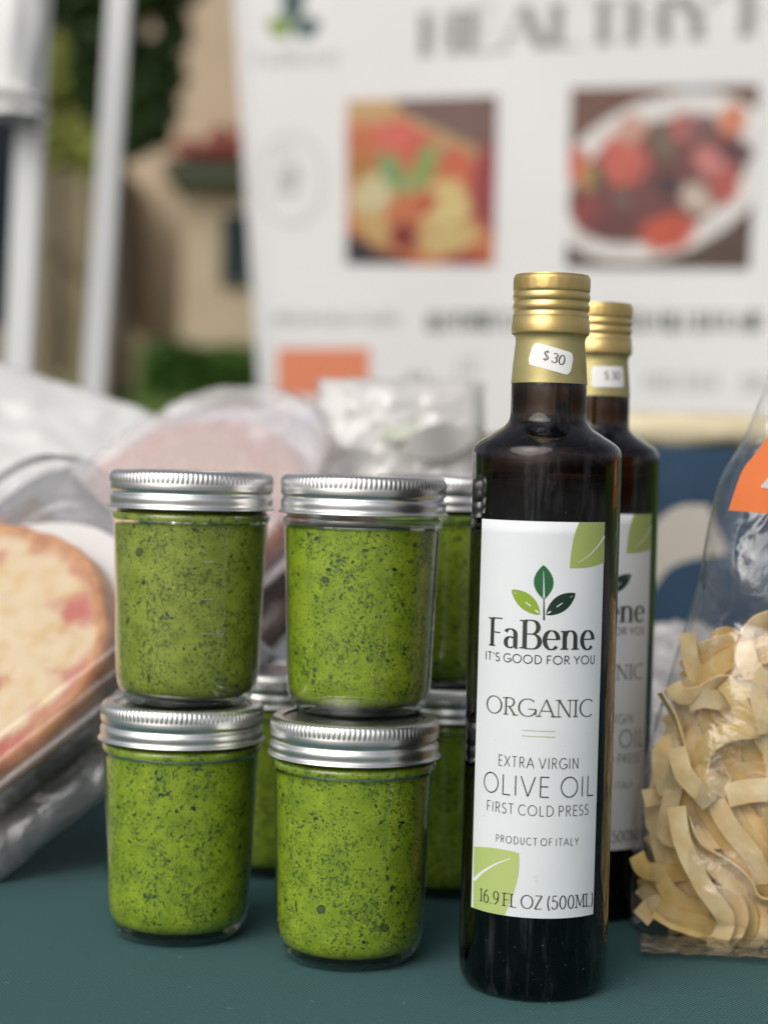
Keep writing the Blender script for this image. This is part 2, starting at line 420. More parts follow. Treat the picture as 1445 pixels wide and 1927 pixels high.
# --- hedge: dense small leaves on a clipped block
m_leafd = mottled('dark_leaf', (.022, .05, .012), (.045, .085, .02), 2.0, .6)
m_leafy = mottled('light_leaf', (.26, .30, .06), (.36, .38, .09), 2.0, .6)
m_hedge = mottled('hedge_leaf', (.045, .12, .01), (.07, .16, .02), 4.0, .6)
m_bark = mottled('bark', (.05, .04, .03), (.09, .075, .06), 8, .9)
def leaf_quads(rng, pts, size, v, f):
    for p in pts:
        a = Vector((rng.gauss(0, 1), rng.gauss(0, 1), rng.gauss(0, 1))).normalized(); b = a.orthogonal().normalized()
        c = a.cross(b); s = size * rng.uniform(.6, 1.3); i = len(v)
        v += [p - b * s, p + c * s * .45, p + b * s, p - c * s * .45]; f.append((i, i + 1, i + 2, i + 3))
rng = random.Random(4)
HY = 12.5
hx0, hx1 = X(272, HY), X(760, HY); hz0, hz1 = Z(752, HY), Z(662, HY)
hedge = empty('clipped_hedge', ((hx0 + hx1) / 2, HY + .3, hz0), 'clipped dark green hedge in front of the beige building', 'hedge')
v, f = [], []; hv = hedge.location
nu, nv_ = 40, 14
box(v, f, hx0 - hv.x + .04, -.3, -.3, hx1 - hv.x - .04, .3, hz1 - hz0 - .04)
obj('branches', v, f, mat('hedge_core', (.01, .02, .005), .9), hedge, smooth=False)
v, f, pts = [], [], []
for k in range(9000):
    s = rng.random()
    x = rng.uniform(hx0, hx1) - hv.x
    if s < .5: pts.append(Vector((x, -.33 + rng.gauss(0, .03), rng.uniform(-.2, hz1 - hz0))))
    elif s < .85: pts.append(Vector((x, rng.uniform(-.33, .33), hz1 - hz0 + rng.gauss(0, .03))))
    else: pts.append(Vector((hx0 - hv.x + rng.gauss(0, .03), rng.uniform(-.33, .33), rng.uniform(-.2, hz1 - hz0))))
leaf_quads(rng, pts, .04, v, f)
obj('foliage', v, f, m_hedge, hedge, smooth=False)

# --- tree with dark crown, and a yellow-green shrub in front
def tree(name, label, base, trunk_pts, clumps, n, size, m, cat='tree'):
    t = empty(name, base, label, cat)
    v, f = [], []; tube(v, f, [Vector(p) - Vector(base) for p, _ in trunk_pts], [r for _, r in trunk_pts], 10)
    for c, r in clumps[::2]:
        a = Vector(trunk_pts[-1][0]) - Vector(base); tube(v, f, [a, (a + Vector(c) - Vector(base)) / 2 + Vector((0, 0, .05)), Vector(c) - Vector(base)], [.05, .03, .01], 6)
    obj('trunk', v, f, m_bark, t)
    v, f, pts = [], [], []
    rg = random.Random(len(name))
    tot = sum(r ** 2 for _, r in clumps)
    for c, r in clumps:
        for k in range(int(n * r * r / tot)):
            d = Vector((rg.gauss(0, 1), rg.gauss(0, 1), rg.gauss(0, 1))).normalized() * r * rg.random() ** .45
            if nz(*(d * 3 / r + Vector(c))) < -.22: continue
            pts.append(Vector(c) + d - Vector(base))
    leaf_quads(rg, pts, size, v, f)
    obj('crown', v, f, m, t, smooth=False)
    return t
TY = 11.0
def c(px, py, Y, r): return (tuple(at(px, py, Y)), r)
tb = at(225, 760, TY)
tree('leafy_tree', 'dark leafed tree with a slim trunk beside the beige building', (tb.x, TY, .45),
     [((tb.x, TY, .35), .07), (tuple(at(228, 600, TY)), .06), (tuple(at(222, 300, TY + .2)), .05), (tuple(at(205, 60, TY + .2)), .04)],
     [c(180, 40, TY, .32), c(130, -20, TY, .3), c(250, -60, TY, .34), c(150, 170, TY, .22), c(275, 215, TY, .2), c(235, 130, TY + .3, .25), c(310, -30, TY, .22), c(300, 180, TY, .13), c(60, -40, TY, .4), c(230, 250, TY, .16), c(350, -40, TY, .15), c(300, 130, TY, .17), c(265, 240, TY, .18), c(330, 60, TY, .1), c(200, 290, TY+.2, .1)],
     7000, .075, m_leafd)
tree('pale_shrub', 'yellow green shrub between the two white tent legs', tuple(at(110, 420, 9.5)),
     [(tuple(at(112, 700, 9.5)), .03), (tuple(at(110, 300, 9.5)), .02)],
     [c(88, 130, 9.5, .11), c(95, 190, 9.5, .13), c(118, 265, 9.5, .15), c(160, 285, 9.5, .13), c(100, 90, 9.5, .08), c(75, 240, 9.5, .12)], 1500, .05, m_leafy, 'shrub')

# ================================================================== TENT LEGS
m_white = mat('white_enamel', (.72, .73, .74), .35)
m_wcloth = mottled('white_canvas', (.82, .82, .82), (.86, .86, .86), 6, .9)
def leg(label, p0, p1, w, group):
    """square telescopic tent leg: outer tube, inner tube, foot plate, joint collar"""
    p0, p1 = Vector(p0), Vector(p1); d = (p1 - p0)
    foot = p0 + d * ((GZ - p0.z) / d.z)
    e = empty('tent_leg', foot, label, 'tent leg', group)
    ax = d.normalized(); sx_ = Vector((1, 0, 0)); sx_ = (sx_ - ax * sx_.dot(ax)).normalized(); sy_ = ax.cross(sx_)
    M = Matrix((sx_, sy_, ax)).transposed().to_4x4()
    Lh = (p1 - foot).length
    for nm, wi, a, b in (('foot_plate', w * 1.5, 0, .006), ('inner_tube', w * .41, .006, .55), ('outer_tube', w * .5, .55, Lh)):
        v, f = [], []; box(v, f, -wi, -wi, a, wi, wi, b, M); obj(nm, v, f, m_white, e, smooth=False)
    v, f = [], []; box(v, f, -w * .62, -w * .62, .52, w * .62, w * .62, .6, M); obj('collar', v, f, m_white, e, smooth=False)
    return e
leg('white tent leg standing alone between the green shrub and the banner', at(176, 760, 2.45), at(236, -160, 2.45), .029, 'tent legs')
leg('white tent leg at the far left edge, a gathered curtain tied to its top', at(34, 760, 2.25), at(77, -160, 2.25), .031, 'tent legs')
# gathered white cloth tied round the left leg
v, f = [], []
cc = at(30, 100, 2.2); n1, n2 = 26, 44
for j in range(n1 + 1):
    t = j / n1; z = cc.z + .16 - .235 * t
    rad = .033 - .011 * t ** 2 + .007 * math.exp(-((t - .55) / .2) ** 2)
    if t > .88: rad = .025 + .014 * (t - .88) / .12
    for i in range(n2):
        a = 2 * math.pi * i / n2
        rr = rad * (1 + .06 * math.sin(a * 7 + 2 * nz(t * 3, 1)) + .06 * nz(math.cos(a) * 2, math.sin(a) * 2, t * 3))
        v.append((cc.x + rr * math.cos(a) * 1.05, cc.y + rr * math.sin(a), z))
for j in range(n1):
    for i in range(n2):
        i2 = (i + 1) % n2; f.append((j * n2 + i, j * n2 + i2, (j + 1) * n2 + i2, (j + 1) * n2 + i))
cur = tag(obj('gathered_curtain', v, f, m_wcloth), 'white canvas curtain gathered and tied around the left tent leg', 'curtain')
v, f = [], []; q = at(40, 190, 2.2)
tube(v, f, [(q.x - .012 + .036 * math.cos(a), q.y + .034 * math.sin(a), q.z - .006 * math.cos(a)) for a in [R(20 * k) for k in range(19)]], .007, 8)
obj('tie', v, f, mat('tie_webbing', (.3, .29, .28), .8), cur)
# navy curtain panel beyond the left leg
v = []
for j in range(13):
    for i in range(25):
        p = at(-180 + i * 8.8, 212 + j * 33.5, 2.6); v.append((p.x, p.y + .02 * math.sin(i * 1.1), p.z))
tag(obj('navy_jacket_panel', v, grid(24, 12), mottled('navy_canvas', lin((32, 38, 46)), lin((40, 48, 58)), 8, .9)), 'dark navy cloth hanging behind the leftmost tent leg', 'cloth')

# ================================================================== BANNER
BS = 3.0 / 2.25
BP = Vector(at(940, 850, 3.0)); byaw = R(21.7)
BU = Vector((math.cos(byaw), -math.sin(byaw), 0)); BN = Vector((-math.sin(byaw), -math.cos(byaw), 0)); BV = Vector((0, 0, 1))
def b2(px, py):                          # photograph point -> banner coordinates (metres)
    p = on_plane(px, py, BP, BN) - BP; return (p.dot(BU), p.dot(BV))
def bmap(u, v_, h=0.0):
    w = .004 * math.sin(u * 9 + 1) * (1 if True else 0) + .003 * nz(u * 4, v_ * 3)
    return Vector((u, v_, h + w))
banner = empty('printed_banner', BP, 'large white vendor banner with two food pictures and bold serif lettering', 'banner')
banner.matrix_world = Matrix.Translation(BP) @ Matrix((BU, BV, -BU.cross(BV) * -1)).transposed().to_4x4()
m_ban = mottled('banner_vinyl', (.70, .70, .695), (.74, .74, .735), 3, .75, spec=.2)
nu, nvv = 60, 44
tl, bl, tr_, br = b2(425, -260), b2(496, 830), b2(1760, -300), b2(1700, 830)
v = []
for j in range(nvv + 1):
    t = j / nvv
    for i in range(nu + 1):
        s = i / nu
        a = (bl[0] + (tl[0] - bl[0]) * t, bl[1] + (tl[1] - bl[1]) * t); b = (br[0] + (tr_[0] - br[0]) * t, br[1] + (tr_[1] - br[1]) * t)
        v.append(bmap(a[0] + (b[0] - a[0]) * s, a[1] + (b[1] - a[1]) * s))
obj('sheet', v, grid(nu, nvv), m_ban, banner)
m_hem = mat('banner_hem', (.66, .66, .66), .7)
for side in (0, 1):
    hem = [(tl[0], tl[1]), (bl[0], bl[1])] if side == 0 else [(tr_[0], tr_[1]), (br[0], br[1])]
    pts = [(hem[0][0] + (hem[1][0] - hem[0][0]) * k / 20 + (.008 if side == 0 else -.008), hem[0][1] + (hem[1][1] - hem[0][1]) * k / 20) for k in range(21)]
    v, f = strips_mesh([line_strip(pts, .02)], bmap, None, None, .0012); obj('hem', v, f, m_hem, banner)
def print_on(name, m, strips, h=.0015):
    v, f = strips_mesh(strips, bmap, None, None, h, 2e-5); return obj(name, v, f, m, banner)
def btext(txt, x0, x1, ybase, ytop, thick, thin, serif, track=.12, name='lettering', m=None, xm=None):
    a = b2(x0, ybase); b = b2(x1, ybase + (x1 - x0) * 0); tpt = b2(x0, ytop)
    w = b[0] - a[0]; h = tpt[1] - a[1]
    st = text_strips(txt, w, h, thick * h, thin * h, serif * h, track)
    st = [[((p[0] + a[0], p[1] + a[1]), (q[0] + a[0], q[1] + a[1])) for p, q in s] for s in st]
    return print_on(name, m, st)
m_bgrey = mat('print_grey', lin((138, 138, 135)), .7); m_bdark = mat('print_dark_green', lin((70, 84, 76)), .7)
m_bpale = mat('print_pale_grey', lin((175, 178, 172)), .7); m_borange = mat('print_orange', lin((216, 130, 94)), .7)
m_bgrn = mat('print_green', lin((128, 150, 70)), .7); m_bteal = mat('print_teal', lin((66, 90, 88)), .7)
a = b2(795, 103); bb = b2(795, 24)
# headline set along the banner's own horizontal
def bline(txt, x0, yb, x1, h, **k):
    a = b2(x0, yb); b = on_plane(x1, yb, BP, BN) - BP; w = b.dot(BU) - a[0]
    st = text_strips(txt, w, h, k.get('thick', .2) * h, k.get('thin', .06) * h, k.get('serif', .06) * h, k.get('track', .14), k.get('space', .3))
    return [[((p[0] + a[0], p[1] + a[1]), (q[0] + a[0], q[1] + a[1])) for p, q in s] for s in st]
HH = bb[1] - a[1]
print_on('lettering', m_bgrey, bline('HEALTHY F', 792, 105, 1448, HH, thick=.3, thin=.05, serif=.07, track=.16, space=.28))
print_on('lettering', m_bpale, bline('FaBene', 478, 128, 636, HH * .42, thick=.16, thin=.05, serif=.05))
def bl_(pts): return [b2(*p) for p in pts]
print_on('logo_leaf', m_bteal, [leaf_strip(b2(550, 52), b2(552, -55), 0.0227, 0.0227)])
print_on('logo_leaf', m_bgrn, [leaf_strip(b2(548, 64), b2(502, 40), 0.016, 0.0187)])
print_on('logo_leaf', m_bteal, [leaf_strip(b2(554, 64), b2(602, 40), 0.0187, 0.0173)])
ccx = [(548 + 60 * math.cos(R(t)), 338 + 84 * math.sin(R(t))) for t in range(0, 361, 12)]
print_on('badge_ring', m_bpale, [line_strip(bl_(ccx), .0035)])
print_on('badge_mark', m_bpale, [line_strip(bl_([(520, 330), (566, 326)]), .022), line_strip(bl_([(522, 358), (560, 356)]), .014), line_strip(bl_([(520, 292), (556, 290)]), .006)])
print_on('orange_panel', m_borange, [line_strip(bl_([(522, 700), (560, 700), (600, 700), (650, 700), (694, 700)]), abs(b2(600, 655)[1] - b2(600, 746)[1]))])
# rows of small print, too blurred to read: bar marks only
rg = random.Random(9)
def bars(x0, x1, y, hpx, m, wpx=7, gap=9):
    st = []; x = x0
    while x < x1:
        w = rg.uniform(.5, 1.2) * wpx; st.append(line_strip(bl_([(x, y + hpx / 2 * rg.uniform(.8, 1)), (x, y - hpx / 2 * rg.uniform(.8, 1))]), w * .00088))
        if rg.random() < .6: st.append(line_strip(bl_([(x - w, y + rg.choice([-1, 0, 1]) * hpx * .42), (x + w, y + rg.choice([-1, 0, 1]) * hpx * .42)]), .003))
        x += gap * rg.uniform(.8, 1.5)
    print_on('small_print', m, st)
bars(806, 1440, 605, 40, m_bdark, 9, 15)
bars(520, 750, 600, 22, m_bpale, 8, 11)
bars(1215, 1345, 717, 34, m_bpale, 8, 14)
bars(770, 800, 712, 18, m_bdark, 8, 12); bars(865, 900, 690, 40, m_bpale, 6, 14); bars(1400, 1440, 722, 34, m_bpale, 12, 14)
# two food pictures, printed flat on the banner (flat colour, blurred in the photograph anyway)
def picture(label, corners, basef, blobs, res=70):
    tl_, tr2, br2, bl2 = [b2(*p) for p in corners]; v, col = [], []
    for j in range(res + 1):
        t = j / res
        for i in range(res + 1):
            s = i / res
            u = [(bl2[q] * (1 - s) + br2[q] * s) * (1 - t) + (tl_[q] * (1 - s) + tr2[q] * s) * t for q in (0, 1)]
            v.append(bmap(u[0], u[1], .0018))
            x, y = s, 1 - t
            cx = list(basef(x, y))
            for (bx, by, rx, ry, ang, cl) in blobs:
                dx, dy = x - bx, y - by; ca, sa = math.cos(R(ang)), math.sin(R(ang))
                d = ((dx * ca + dy * sa) / rx) ** 2 + ((-dx * sa + dy * ca) / ry) ** 2
                d += .5 * nz(x * 9, y * 9, bx * 7)
                k = max(0, min(1, (1.35 - d) / .6)); cx = [cx[q] * (1 - k) + cl[q] * k for q in range(3)]
            g_ = sum(cx) / 3; cx = [(q * .8 + g_ * .2) * .95 for q in cx]
            nn = 1 + .25 * fbm(x * 14, y * 14, 3)
            col.append([min(.85, max(.01, lin(cx)[q] * nn)) for q in range(3)])
    o = obj('food_picture', v, grid(res, res), vcol('picture_print', .6), banner, col=col); o['label'] = label; return o
def base1(x, y):
    if y < .25 + .42 * x - .0 and y < .02 + .45 * (x - .25) + 0 and x > .25: return (122, 92, 84)
    if y > .8 + .55 * x: return (55, 50, 50)
    if y < .1 + .42 * x and y > 0: return (190, 150, 100)
    return (206, 110, 62)
picture('printed picture of a red and yellow dish with green basil', [(651, 188), (938, 181), (930, 501), (650, 496)], base1, [
    (.33, .22, .2, .1, 20, (222, 100, 80)), (.15, .06, .2, .1, 0, (205, 160, 100)), (.5, .3, .12, .1, 0, (216, 92, 70)), (.1, .45, .1, .12, 0, (180, 120, 50)),
    (.78, .42, .14, .1, 35, (214, 96, 62)), (.95, .55, .1, .25, 0, (160, 60, 60)), (.18, .58, .12, .17, 30, (205, 190, 140)), (.2, .78, .16, .08, 30, (200, 160, 90)),
    (.3, .42, .07, .11, -40, (120, 160, 95)), (.54, .4, .07, .13, 20, (135, 165, 80)), (.42, .52, .13, .05, 0, (140, 165, 95)), (.4, .83, .1, .08, 30, (140, 44, 40)),
    (.68, .66, .15, .16, 30, (215, 190, 115)), (.7, .84, .2, .1, -10, (205, 175, 105)), (.55, .64, .08, .05, -40, (196, 80, 50)), (.8, .97, .14, .04, 0, (160, 50, 42)),
    (.12, .97, .18, .1, 30, (52, 48, 52)), (.36, 1.0, .16, .05, 20, (70, 52, 44))])
def base2(x, y):
    d = ((x - .5) * math.cos(.42) - (y - .5) * math.sin(.42)) ** 2 / .62 ** 2 + ((x - .5) * math.sin(.42) + (y - .5) * math.cos(.42)) ** 2 / .43 ** 2
    d2 = ((x - .48) * math.cos(.42) - (y - .52) * math.sin(.42)) ** 2 / .5 ** 2 + ((x - .48) * math.sin(.42) + (y - .52) * math.cos(.42)) ** 2 / .31 ** 2
    if d2 < 1: return (120, 70, 66)
    if d < 1: return (222, 218, 212)
    return (120, 84, 72) if y < .5 else (92, 72, 62)
picture('printed picture of a white oval plate of stuffed tomatoes', [(1076, 167), (1427, 158), (1408, 506), (1066, 504)], base2, [
    (.04, .42, .07, .1, 0, (214, 96, 72)), (.3, .4, .13, .14, 20, (210, 96, 82)), (.33, .24, .08, .08, 0, (205, 150, 130)), (.12, .5, .05, .08, 0, (190, 140, 80)), (.17, .5, .04, .05, 0, (60, 90, 60)),
    (.5, .3, .05, .12, -30, (120, 108, 88)), (.62, .22, .07, .09, 0, (190, 100, 96)), (.72, .22, .08, .07, 0, (130, 92, 90)), (.87, .2, .07, .09, 0, (226, 130, 96)),
    (.78, .42, .12, .09, 20, (205, 120, 114)), (.85, .55, .07, .1, 0, (190, 84, 76)), (.56, .8, .15, .1, -8, (212, 84, 60)), (.7, .62, .07, .1, -40, (200, 180, 160)), (.12, .7, .1, .09, 0, (150, 66, 64)),
    (.28, .76, .12, .07, 0, (110, 64, 62)), (.9, .37, .08, .05, 0, (96, 60, 66)), (.55, .55, .07, .06, 0, (84, 58, 66)), (.3, .62, .05, .05, 0, (120, 100, 86)), (.64, 0, .16, .03, 10, (140, 142, 146))])
# banner frame posts behind it
m_post = mat('banner_post', (.3, .3, .31), .4, .8)
for ux in (tl[0] + .12, tr_[0] - .05):
    v, f = [], []; tube(v, f, [Vector((ux, GZ - BP.z, -.03)), Vector((ux, tl[1], -.03))], .012, 12); obj('frame_post', v, f, m_post, banner)

# ================================================================== TABLE CLOTH
m_cloth = mat('teal_polyester', (.02, .07, .075), .75, 0, .25); b = m_cloth.node_tree.nodes['Principled BSDF']
b.inputs['Specular IOR Level'].default_value = .12; b.inputs['Sheen Weight'].default_value = .03; b.inputs['Sheen Roughness'].default_value = .4
tc = N(m_cloth, 'ShaderNodeTexCoord'); mp = N(m_cloth, 'ShaderNodeMapping'); mp.inputs['Rotation'].default_value = (0, 0, R(38))
nd = N(m_cloth, 'ShaderNodeTexNoise'); nd.inputs['Scale'].default_value = 9; nd.inputs['Detail'].default_value = 2
mxv = N(m_cloth, 'ShaderNodeMixRGB', blend_type='ADD'); mxv.inputs[0].default_value = .004
L(m_cloth, tc.outputs['Object'], mxv.inputs[1]); L(m_cloth, nd.outputs['Color'], mxv.inputs[2]); L(m_cloth, tc.outputs['Object'], nd.inputs['Vector'])
L(m_cloth, mxv.outputs[0], mp.inputs[0])
w1 = N(m_cloth, 'ShaderNodeTexWave', wave_type='BANDS', bands_direction='X'); w1.inputs['Scale'].default_value = 230; w1.inputs['Distortion'].default_value = .6; w1.inputs['Detail Scale'].default_value = 3
L(m_cloth, mp.outputs[0], w1.inputs['Vector'])
w2 = N(m_cloth, 'ShaderNodeTexWave', wave_type='BANDS', bands_direction='Y'); w2.inputs['Scale'].default_value = 330; w2.inputs['Distortion'].default_value = .4
L(m_cloth, tc.outputs['Object'], w2.inputs['Vector'])
ad = N(m_cloth, 'ShaderNodeMath', operation='MULTIPLY_ADD'); ad.inputs[1].default_value = .35; L(m_cloth, w2.outputs[1], ad.inputs[0]); L(m_cloth, w1.outputs[1], ad.inputs[2])
rp = N(m_cloth, 'ShaderNodeValToRGB'); rp.color_ramp.elements[0].color = (*lin((22, 56, 59)), 1); rp.color_ramp.elements[1].color = (*lin((84, 126, 127)), 1)
rp.color_ramp.elements[0].position = .1; rp.color_ramp.elements[1].position = 1.0
L(m_cloth, ad.outputs[0], rp.inputs[0]); L(m_cloth, rp.outputs[0], b.inputs['Base Color'])
bp = N(m_cloth, 'ShaderNodeBump'); bp.inputs['Strength'].default_value = .9; bp.inputs['Distance'].default_value = .0004
L(m_cloth, ad.outputs[0], bp.inputs['Height']); L(m_cloth, bp.outputs[0], b.inputs['Normal'])
v = []; TX, TY0, TY1 = 1.15, .42, 1.75
nu, nvv = 110, 76
for j in range(nvv + 1):
    for i in range(nu + 1):
        s, t = -1.22 + 2.44 * i / nu, -.1 + 1.2 * j / nvv
        sx, ty = max(-1, min(1, s)), max(0, min(1, t))
        x, y = sx * TX, TY0 + (TY1 - TY0) * ty
        drop = max(abs(s) - 1, 0) * 3.2 + max(-t, t - 1, 0) * 7.0
        z = -drop + (0.0006 * nz(x * 14, y * 14) - .0006 if drop == 0 else 0)
        if drop > 0:
            fold = .02 * min(1, drop * 4) * math.sin((x + y) * 26)
            if abs(s) > 1: x += math.copysign(.012 + fold + .03 * drop, s)
            if t < 0: y -= .012 + fold + .03 * drop
            if t > 1: y += .012 + fold + .03 * drop
        v.append((x, y, z))
cloth = tag(obj('tablecloth', v, grid(nu, nvv), m_cloth), 'dark teal twill tablecloth covering the market table', 'tablecloth')

rg = random.Random(15); v, f = [], []
for k in range(260):
    x, y = rg.uniform(-.3, .35), rg.uniform(.6, .95); a = rg.uniform(0, 3.14); w, h = rg.uniform(.0001, .00022), rg.choice([.0002, .0004, .0012]) * rg.uniform(.6, 1.3)
    ca, sa = math.cos(a), math.sin(a); b0 = len(v)
    for (p, q) in ((-w, -h), (w, -h), (w, h), (-w, h)): v.append((x + p * ca - q * sa, y + p * sa + q * ca, .0002))
    f.append((b0, b0 + 1, b0 + 2, b0 + 3))
o = obj('lint_specks', v, f, mat('lint', (.3, .36, .36), .9), cloth, smooth=False); o['kind'] = 'stuff'
# ================================================================== PESTO JARS
m_lid = mottled('brushed_tin', (.74, .74, .73), (.82, .82, .81), 90, .32, metal=1.0, spec=.5, bump=.04, bscale=500, dist=.0003, stretch=(1, 1, .15))
m_disc = mottled('tin_disc', (.55, .55, .54), (.66, .66, .65), 50, .28, metal=1.0)
m_jar = film('jar_glass', (.93, .96, .94), milky=.012, mcol=(.7, .75, .7), rough=.03, ior=1.48, boost=1.35, wr=.12, wscale=45, wdist=.002)
m_jarbase = film('jar_base_glass', (.42, .52, .46), milky=.05, mcol=(.2, .28, .22), rough=.03, ior=1.5, boost=1.5, wr=.3, wscale=120, wdist=.002)
m_mark = film('embossed_glass', (.8, .85, .8), milky=.35, mcol=(.75, .85, .65), rough=.1, boost=3)
def pesto_mat(name, dark, base, light):
    m = mottled(name, base, light, 130, .45, detail=5, bump=.5, bscale=900, dist=.0006, spec=.35, lo=.3, hi=.72)
    b = m.node_tree.nodes['Principled BSDF']; src = b.inputs['Base Color'].links[0].from_socket
    tc = N(m, 'ShaderNodeTexCoord'); mp = N(m, 'ShaderNodeMapping'); mp.inputs['Scale'].default_value = (1, 1, .8)
    n0 = N(m, 'ShaderNodeTexNoise'); n0.inputs['Scale'].default_value = 380; n0.inputs['Detail'].default_value = 3; n0.inputs['Distortion'].default_value = 2.2
    L(m, tc.outputs['Object'], mp.inputs[0]); L(m, mp.outputs[0], n0.inputs['Vector'])
    n1 = N(m, 'ShaderNodeTexNoise'); n1.inputs['Scale'].default_value = 75; n1.inputs['Detail'].default_value = 2; L(m, tc.outputs['Object'], n1.inputs['Vector'])
    s = N(m, 'ShaderNodeMath', operation='MULTIPLY_ADD'); s.inputs[1].default_value = .35; L(m, n1.outputs[0], s.inputs[0]); L(m, n0.outputs[0], s.inputs[2])
    r = N(m, 'ShaderNodeMapRange'); r.inputs[1].default_value = .715; r.inputs[2].default_value = .80; L(m, s.outputs[0], r.inputs[0])
    mx = N(m, 'ShaderNodeMixRGB'); mx.inputs[2].default_value = (*dark, 1)
    mm = N(m, 'ShaderNodeMath', operation='MULTIPLY'); mm.inputs[1].default_value = .75; L(m, r.outputs[0], mm.inputs[0])
    L(m, mm.outputs[0], mx.inputs[0]); L(m, src, mx.inputs[1]); L(m, mx.outputs[0], b.inputs['Base Color'])
    b.inputs['Subsurface Weight'].default_value = 0
    return m
m_pesto = pesto_mat('pesto_green', lin((46, 76, 20)), lin((124, 148, 20)), lin((160, 180, 38)))
m_pesto_o = pesto_mat('pesto_olive', lin((56, 80, 26)), lin((126, 140, 36)), lin((156, 168, 60)))
m_fl = [mat('basil_fleck', lin((26, 52, 24)), .5), mat('basil_piece', lin((58, 92, 26)), .5), mat('pine_nut_piece', lin((196, 200, 40)), .5), mat('oil_bubble', lin((84, 96, 56)), .12), mat('bubble_edge', lin((30, 48, 18)), .4)]
mm_ = .001
def body_r(z):                           # outside radius of the glass (mm) at height z (mm)
    P = [(0, 24.6), (1.5, 26.6), (4, 28.4), (8, 29.9), (13, 30.7), (20, 31.0), (50, 32.0), (78, 33.1)]
    for (z0, r0), (z1, r1) in zip(P, P[1:]):
        if z <= z1: return r0 + (r1 - r0) * (z - z0) / (z1 - z0)
    return 33.1
glass_prof = smooth_profile([(24.6, .3), (26.6, 1.5), (28.4, 4), (29.9, 8), (30.7, 13), (31.05, 20), (32.0, 50), (33.1, 77), (33.2, 78.4)], 3) + \
    smooth_profile([(33.25, 78.8), (34.0, 79.6), (34.15, 81), (33.7, 82.3), (32.4, 82.9), (32.2, 84), (32.2, 98)], 3)
lid_prof = [(32.6, 84.9), (35.2, 84.4), (35.85, 84.2), (36.0, 84.5), (35.8, 84.9), (35.1, 85.4), (34.85, 86.2), (35.0, 87.2), (35.1, 88.2), (35.0, 89.2), (34.6, 89.9), (34.15, 90.5), (34.05, 91.0), (34.3, 91.5), (34.8, 92.0), (35.0, 92.7),
            (35.0, 94.4), (34.95, 94.8), (34.9, 95.2), (34.95, 96.0), (34.9, 97.5), (34.7, 98.4), (34.3, 99.3), (33.7, 99.9), (32.8, 100.2), (31.2, 100.25), (29.8, 100.1), (29.3, 99.9), (29.2, 99.4), (28.9, 99.25)]
KN = 108
